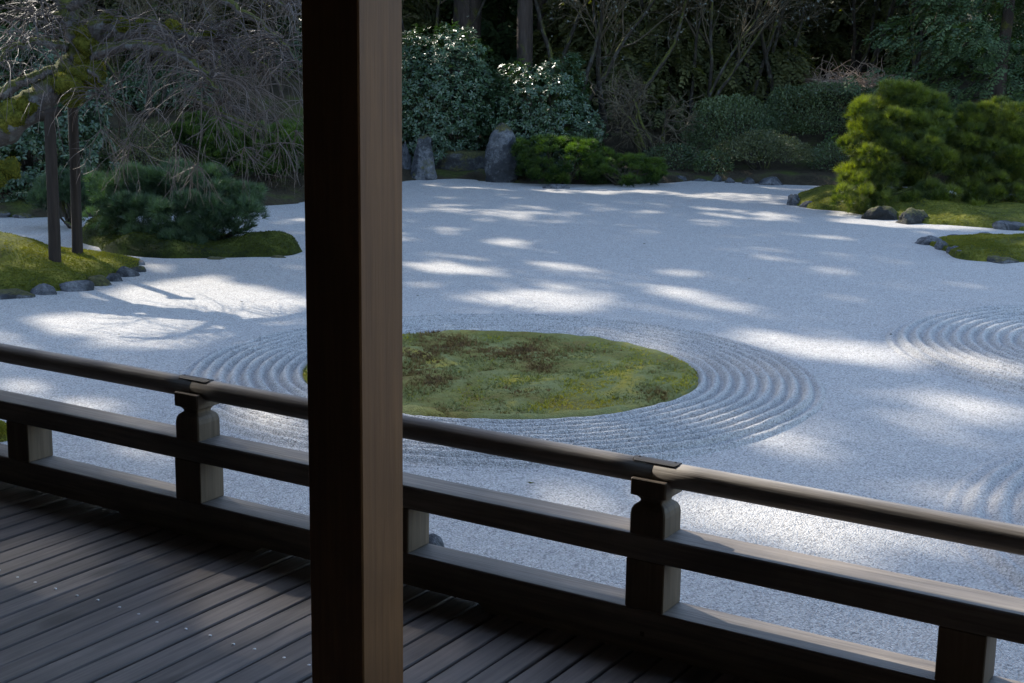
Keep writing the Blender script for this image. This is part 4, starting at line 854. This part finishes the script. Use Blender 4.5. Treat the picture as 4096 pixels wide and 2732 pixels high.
# ------------------------------------------------------------------ conifers
def conifer_crown(seed, h, r, n, z_lo=.3, shape=SPRAY_D, size=(.45, .8), layers=True):
    g = np.random.default_rng(seed); t = g.random(n) ** .8; z = z_lo + (h - z_lo) * t; rad = r * (1 - t * .85) * np.sqrt(g.uniform(.12, 1, n)) * (1 + .2 * np.sin(z * 7))
    a = g.uniform(0, 6.283, n) ; a = a + .5 * np.sin(a * 5 + z * 3)
    p = np.stack([rad * np.cos(a), rad * np.sin(a), z - .16 * rad], -1); d = np.stack([np.cos(a), np.sin(a), g.normal(-.25, .2, n)], -1) + g.normal(0, .3, (n, 3))
    nr = np.array([0, 0, 1.0]) + g.normal(0, .35, (n, 3)); return p, d, nr, g.uniform(*size, n), np.clip(g.normal(.45, .25, n), 0, 1)
def conifer(name, label, x, y, h, r, n, seed, mat, tr=.14, me=None, size=(.45, .8), z_lo=.3, shape=SPRAY_D, group=None, s=1.0):
    z0 = float(ground_h(np.array(x), np.array(y))); e = empty(name, label, 'conifer', (x, y, z0), seed * 1.7 % 6.28, group)
    n_ = 12; mesh('trunk', *tube(np.stack([.03 * np.sin(np.arange(n_)), .03 * np.cos(np.arange(n_) * 1.3), np.linspace(-.2, h * .96, n_)], -1), np.linspace(tr, .02, n_), 9), M['fir_bark'], e, True)
    if me is None: o = soup('crown', *shape, *conifer_crown(seed, h, r, n, z_lo, shape, size), M[mat], e); return e, o.data
    o = obj('crown', me, e); return e, me
conifer('hemlock', 'dense dark green hemlock filling the wood behind the darker pine', px_x(2290, 28.6), 28.6, 8.5, 3.0, 10500, 501, 'conifer', .16, size=(.20, .36), z_lo=.5, shape=SPRAY_S)
conifer('hemlock', 'second dark hemlock at the edge of the wood past the silvery branches', px_x(2480, 30.5), 30.5, 9, 3.0, 5000, 502, 'conifer', .16, size=(.25, .45), shape=SPRAY_S)
conifer('cedar', 'cedar with drooping pale green sprays over the brushwood heap', px_x(2010, 35.5), 35.5, 6.0, 2.2, 3000, 503, 'cedar', .14, size=(.4, .65), z_lo=.6)
conifer('cedar', 'cedar with drooping olive sprays behind the bluish evergreen bush', px_x(680, 33.0), 33.0, 3.0, 1.6, 2200, 504, 'cedar', .12, size=(.35, .6), z_lo=.4)
yc_ = {}
for i, (px, y, h, lab) in enumerate([(1330, 33.6, 6, 'young cedar with hanging olive sprays behind the dark rhododendron'), (1440, 34.4, 6.5, 'young cedar behind the crossing bare stems'), (1560, 33.8, 6, 'young cedar behind the twisted maple, pale sprays hanging low'), (1600, 36.4, 6.5, 'young cedar close to the thick dark trunk'), (1690, 36.2, 5.5, 'young cedar behind the grey lichen hung tree'), (1900, 35.4, 6, 'young cedar beside the heap of brushwood'), (900, 35, 6.5, 'young cedar behind the column and rhododendron'), (480, 31, 6, 'young cedar behind the tangled bare tree'), (250, 30, 6, 'young cedar behind the camellia and pale azalea'), (1385, 31.9, 6, 'young cedar growing among the leaning mossy stems'), (1530, 31.7, 6, 'young cedar directly above the twisted maple'), (1640, 32.3, 6, 'young cedar behind the broad dark dome bush'), (1735, 32.6, 6, 'young cedar filling the gap past the thick dark trunk')]):
    _, yc_[i % 3] = conifer('young_cedar', lab, px_x(px, y), y, 2.7 + .25 * (i % 3), 1.3, 1300, 520 + i, 'cedar', .07, yc_.get(i % 3), size=(.35, .6), z_lo=.2)
mes = {}
far = [(-11.8, 33.5), (-9.0, 31.5), (-7.2, 36.5), (-3.8, 37.5), (-1.8, 39.0), (0.2, 43.5), (-0.4, 37.5), (6.6, 39.5), (9.0, 36.5), (11.6, 38.5), (13.8, 34.5), (2.0, 45), (5.2, 43), (-5.2, 42), (10.5, 43), (-9.5, 39), (-14, 38), (-11.0, 28.8)]
for i, (x, y) in enumerate(far):
    k = i % 3; _, me = conifer('fir_tree', 'dark shaded fir standing deep in the wood behind the garden', x, y, 5.6 + .5 * k, 2.1, 1800, 511 + k, 'conifer', .12, mes.get(k), (.45, .75), .1, group='shaded firs deep in the wood'); mes[k] = me

# ------------------------------------------------------------------ tall trees behind the garden; crowns shaped to cast shade, gaps left for chosen sunlit patches
tall = [(-1.16, 33.0, .30, 'thick dark fir trunk behind the taller rhododendron'), (.14, 30.6, .155, 'slim grey trunk between the two rhododendrons'), (.75, 35.0, .26, 'dark fir trunk just behind the slim grey trunk'), (5.25, 33.2, .26, 'thick dark fir trunk among the lichen hung bare trees'),
        (2.0, 36.2, .24, 'tall fir deep behind the mossy bare trees'), (-9.3, 37.0, .26, 'tall fir behind the column in the wood'), (-7.3, 32.4, .26, 'tall fir in the wood behind the mugo pines'), (-10.2, 30.3, .28, 'tall fir in the wood behind the camellia'), (-13.0, 28.6, .26, 'tall fir past the camellia on the shaded side'), (-15.0, 25.6, .26, 'tall fir beyond the cherry bank'), (-17.0, 22.8, .26, 'tall fir at the garden side beyond the cherry bank'), (8.2, 34.6, .24, 'tall fir behind the dark hemlock'), (-18.8, 19.6, .25, 'tall fir well outside the gravel on the cherry side'), (-12.2, 34.8, .25, 'tall fir behind the shaded firs on the cherry side'), (11.8, 33.0, .24, 'tall fir past the hemlock')]
ELL = []   # sunlit patches of the photograph: centre, half axes, tilt, openness
for cx, cy, rx, ry, t, w_ in [(280, 490, 235, 38, 5, 1), (860, 480, 200, 25, 9, .9), (740, 530, 150, 25, 5, .8), (750, 590, 230, 30, 3, .9), (700, 668, 440, 45, 4, 1), (1480, 515, 190, 28, 6, .7), (1480, 605, 190, 24, 9, 1), (560, 355, 150, 32, 0, 1), (240, 285, 150, 18, 0, .6), (260, 175, 80, 16, 3, 1), (620, 205, 110, 12, 3, 1), (560, 228, 170, 12, 6, .8), (240, 110, 60, 8, 0, 1), (150, 215, 90, 10, 0, .6), (800, 75, 130, 10, 5, 1), (1050, 82, 150, 10, 4, 1), (1330, 85, 70, 7, 0, 1), (1120, 147, 60, 7, 0, .9), (1270, 125, 60, 7, 0, .8), (1300, 290, 100, 12, 0, .6), (1740, 60, 90, 7, 0, 1), (1590, 110, 80, 7, 0, 1), (1840, 110, 180, 10, 3, 1), (1960, 70, 90, 9, 2, 1), (1930, 142, 80, 7, 0, 1), (1800, 200, 300, 25, 4, .8), (2240, 310, 150, 22, 6, .9), (1900, 370, 120, 20, 4, .7), (2150, 490, 200, 18, 7, .5), (2250, 625, 140, 25, 4, .7), (1350, 560, 150, 25, 8, .5), (300, 420, 250, 18, 6, .4), (90, 245, 80, 12, 0, .6), (2000, 260, 200, 14, 5, .4)]:
    ELL.append((918.3 + .4394 * cx, 401.8 + .4394 * cy, rx * .4394, ry * .4394, t, w_))
for cx, cy, rx, ry, t, w_ in [(500, 320, 560, 72, 9, 1), (1400, 650, 480, 85, 12, .95), (1500, 420, 330, 60, 8, .8), (600, 880, 380, 60, 8, .5), (1250, 1190, 560, 80, 8, .8), (400, 1430, 800, 170, 8, 1), (1400, 950, 350, 60, 8, .45), (1600, 90, 250, 30, 8, .4), (60, 480, 260, 60, 25, .6)]:
    ELL.append((1721.9 + .366 * cx, 688.7 + .366 * cy, rx * .366, ry * .366, t, w_))
for e_ in [(63, 761, 95, 20, 2, 1), (286, 754, 160, 42, 5, 1), (420, 690, 170, 36, 8, 1), (520, 665, 110, 26, 5, 1), (651, 690, 90, 28, 3, 1), (470, 745, 120, 26, 5, .9), (302, 668, 80, 17, 5, .9), (667, 712, 60, 16, 2, 1), (349, 785, 90, 14, 5, 1), (90, 735, 90, 12, 0, .8), (560, 790, 90, 25, 0, .5), (110, 625, 150, 34, -5, .9), (150, 930, 190, 40, 10, .6), (640, 985, 95, 50, 10, 1), (250, 1015, 190, 30, 12, .7), (600, 820, 100, 30, -10, .5), (1480, 800, 130, 22, 12, .8), (1040, 757, 120, 10, 0, .8), (1000, 1000, 200, 40, 0, .35), (1300, 790, 260, 12, 5, .45), (1400, 1130, 200, 40, 8, .6), (1640, 1160, 120, 40, 8, .8)]: ELL.append(e_)
ELL = np.array(ELL); ELL[:, 2:4] *= 1.10; ELL[:, 3] = np.where(ELL[:, 3] < 6, ELL[:, 3] * 1.55, ELL[:, 3]); ELL[:, 2] = np.where(ELL[:, 3] < 9, ELL[:, 2] * 1.15, ELL[:, 2])
TG = []    # sunlit things above the ground: point, radius, openness
def tg(p, r, w_): TG.append((p[0] + LX * p[2], p[1] + LY * p[2], r, w_))
for u in np.arange(-4.0, -3.05, .2): tg(uv(u, 3.52, .3), .19, 1)
for u in np.arange(-1.5, .4, .2): tg(uv(u, 3.48, .3), .27, 1)
tg(uv(-2.85, 3.02), .26, .8); tg(uv(-2.55, 3.02), .30, .9); tg(uv(-2.1, 3.02), .26, .7)
for a, b_, y, r, w_ in [(1950, 330, 22.4, .8, 1), (1950, 330, 21.8, .8, 1), (1960, 385, 22.2, .75, 1), (1960, 385, 21.5, .8, 1), (1955, 440, 22, .7, 1), (1955, 440, 21.4, .7, 1), (2020, 290, 22.0, .7, .9), (2030, 340, 21.8, .7, .9), (1985, 280, 22.6, .7, 1), (2050, 340, 22.3, .6, .9), (2030, 300, 22.3, .6, .9), (2110, 330, 22.3, .5, .7), (2250, 310, 22.7, .35, .8), (2310, 250, 22.7, .4, .9), (2060, 480, 21.8, .5, .8), (2180, 495, 21.5, .5, .7), (1900, 462, 22.6, .4, .9), (1290, 330, 26.2, .7, 1), (1240, 350, 26.2, .5, .9), (1290, 375, 26, .5, .8), (1400, 385, 26, .5, .7), (990, 90, 28.0, .7, 1), (950, 90, 28.0, .6, 1), (1060, 130, 27.8, .6, .9), (1000, 180, 27.6, .6, .8), (1250, 150, 27.5, .5, .5), (1180, 160, 27.5, .4, .5), (1440, 60, 30.5, .6, .7), (1600, 60, 30.5, .6, .7), (1950, 190, 32, .7, 1), (1900, 190, 32, .6, 1), (40, 262, 14.8, .3, 1), (80, 240, 14.8, .25, .8), (10, 285, 14.8, .3, 1), (1060, 345, 27, .5, .9), (970, 318, 26.8, .4, .8), (1560, 270, 28.6, .3, .9), (1510, 260, 28.6, .35, .8), (390, 405, 17.2, .3, .7), (225, 450, 17.3, .25, .8), (320, 300, 22.6, .5, .7), (1720, 100, 31.5, .4, .8), (1730, 160, 31.5, .4, .8), (1780, 150, 31.5, .4, .9), (650, 60, 31, .5, .8), (1150, 20, 30, .5, .6), (1300, 30, 30.5, .6, .6), (400, 60, 14.8, .4, .6), (560, 120, 14.9, .5, .6), (680, 150, 14.8, .5, .7), (1760, 260, 29.6, .4, .6), (2290, 215, 26, .4, .6), (1990, 120, 34.5, .6, .7)]:
    tg(on_y(a, b_, y), r, w_)
TG = np.array(TG)
def openness(xg, yg):
    px, py = to_px(np.stack([xg, yg, 0 * xg], -1)); o = np.zeros(len(xg))
    for cx, cy, rx, ry, t, w_ in ELL:
        c, s = math.cos(math.radians(t)), math.sin(math.radians(t)); dx, dy = px - cx, py - cy
        q = ((dx * c + dy * s) / rx) ** 2 + ((-dx * s + dy * c) / ry) ** 2
        o = np.maximum(o, w_ * np.clip((1.25 - q) / .3, 0, 1))
    for x, y, r, w_ in TG:
        q = ((xg - x) ** 2 + (yg - y) ** 2) / (r * r); o = np.maximum(o, w_ * np.clip((1.2 - q) / .3, 0, 1))
    return o
g = np.random.default_rng(600); tx = np.array([t[0] for t in tall]); ty = np.array([t[1] for t in tall])
sp = .25; X, Y = np.meshgrid(np.arange(-14, 15, sp), np.arange(1, 34, sp)); XG = np.concatenate([X.ravel()] * 2); YG = np.concatenate([Y.ravel()] * 2); XG = XG + g.uniform(-.2, .2, len(XG)); YG = YG + g.uniform(-.2, .2, len(YG))
op = openness(XG, YG); nb_ = Noise(611, 1.5, 3)(np.stack([XG, YG, 0 * XG], -1)); op = np.maximum(op, np.where((YG > 25.5) & (nb_ > .35), .85, 0)); nc_ = Noise(612, 1.1, 3)(np.stack([XG, YG * 1.6, 0 * XG], -1)); op = np.maximum(op, np.clip((nc_ - .25) / .5, 0, 1) * .5 * (YG > 7) * (np.hypot(XG - CC[0], YG - CC[1]) > 1.2)); k = g.random(len(XG)) > op; k &= g.random(len(XG)) > .10; XG, YG = XG[k], YG[k]
hs = ((tx[None] - XG[:, None]) * -LX + (ty[None] - YG[:, None]) * -LY) / (LX**2 + LY**2)
dx = XG[:, None] - LX * hs - tx[None]; dy = YG[:, None] - LY * hs - ty[None]; dist = np.hypot(dx, dy)
rad = np.clip(3.4 - .055 * hs, 1.6, 3.4); half = np.sqrt(np.clip(rad**2 - dist**2, 0, None)) / 1.3216; hh = hs + half * g.uniform(-1, 1, hs.shape)
ok = (dist < rad) & (hh > 4.6 + .5 * g.random(hs.shape)) & (hh < 31); score = np.where(ok, g.random(hs.shape), -1); best = score.argmax(1); has = score.max(1) > 0
ii = np.arange(len(XG))[has]; bt = best[has]; hz_ = hh[ii, bt]; PP = np.stack([XG[ii] - LX * hz_, YG[ii] - LY * hz_, hz_], -1)
SHADE_COVER = has.mean()
for t, (x, y, r, lab) in enumerate(tall):
    z0 = float(ground_h(np.array(x), np.array(y))); e = empty('tall_fir', lab, 'conifer', (x, y, z0)); n_ = 40; H_ = 31
    zz = np.linspace(-.3, H_, n_); mesh('trunk', *tube(np.stack([.05 * np.sin(zz * .5 + t), .05 * np.cos(zz * .4 + t), zz], -1), r * np.interp(zz, [-.3, .4, 3, H_], [1.35, 1.12, 1.0, .12]), 18, .035, 700 + t), M['fir_bark'], e, True)
    q = PP[bt == t] - np.array([x, y, z0])
    if len(q):
        a = unit(q * np.array([1, 1, 0])); d = a + g.normal(0, .45, q.shape) + np.array([0, 0, -.15])
        soup('crown', *LOBES, q - unit(d) * .22, d, np.array([0, 0, 1.0]) + g.normal(0, .4, q.shape), g.uniform(.40, .56, len(q)), g.random(len(q)), M['conifer'], e)
if 0:
    import sys
    for yy in range(32, 0, -2):
        print(yy, ' '.join('%3d' % (100 * has[(np.abs(XG - xx) < 1) & (np.abs(YG - yy) < 1)].mean()) for xx in range(-13, 14, 2)))

# ------------------------------------------------------------------ a few fallen leaves on the gravel
g = np.random.default_rng(900)
for px, py in [(622, 611), (568, 632), (555, 693), (274, 768), (1322, 643), (959, 679), (1107, 730), (2045, 768), (1843, 928), (1480, 560), (1720, 640), (820 + 400, 1110)]:
    p = on_z(px, py, 0.004); k = g.uniform(.028, .05)
    V = np.array([(-.5, 0, .10), (-.2, .26, .16), (.2, .24, .10), (.55, 0, .22), (.2, -.22, .16), (-.2, -.26, .06), (0, 0, .02)]) * k; V[:, 2] += g.normal(0, .02, 7) * k
    o = mesh('fallen_leaf', np.concatenate([V, V - np.array([0, 0, .0012])]), np.array([(6, i, (i + 1) % 6) for i in range(6)] + [(13, 7 + (i + 1) % 6, 7 + i) for i in range(6)]), M['stem'], None, True, loc=tuple(p), rot=(0, 0, g.uniform(0, 6.28)))
    tag(o, 'small dark curled leaf lying on the open gravel', 'leaf', 'fallen leaves on the gravel')
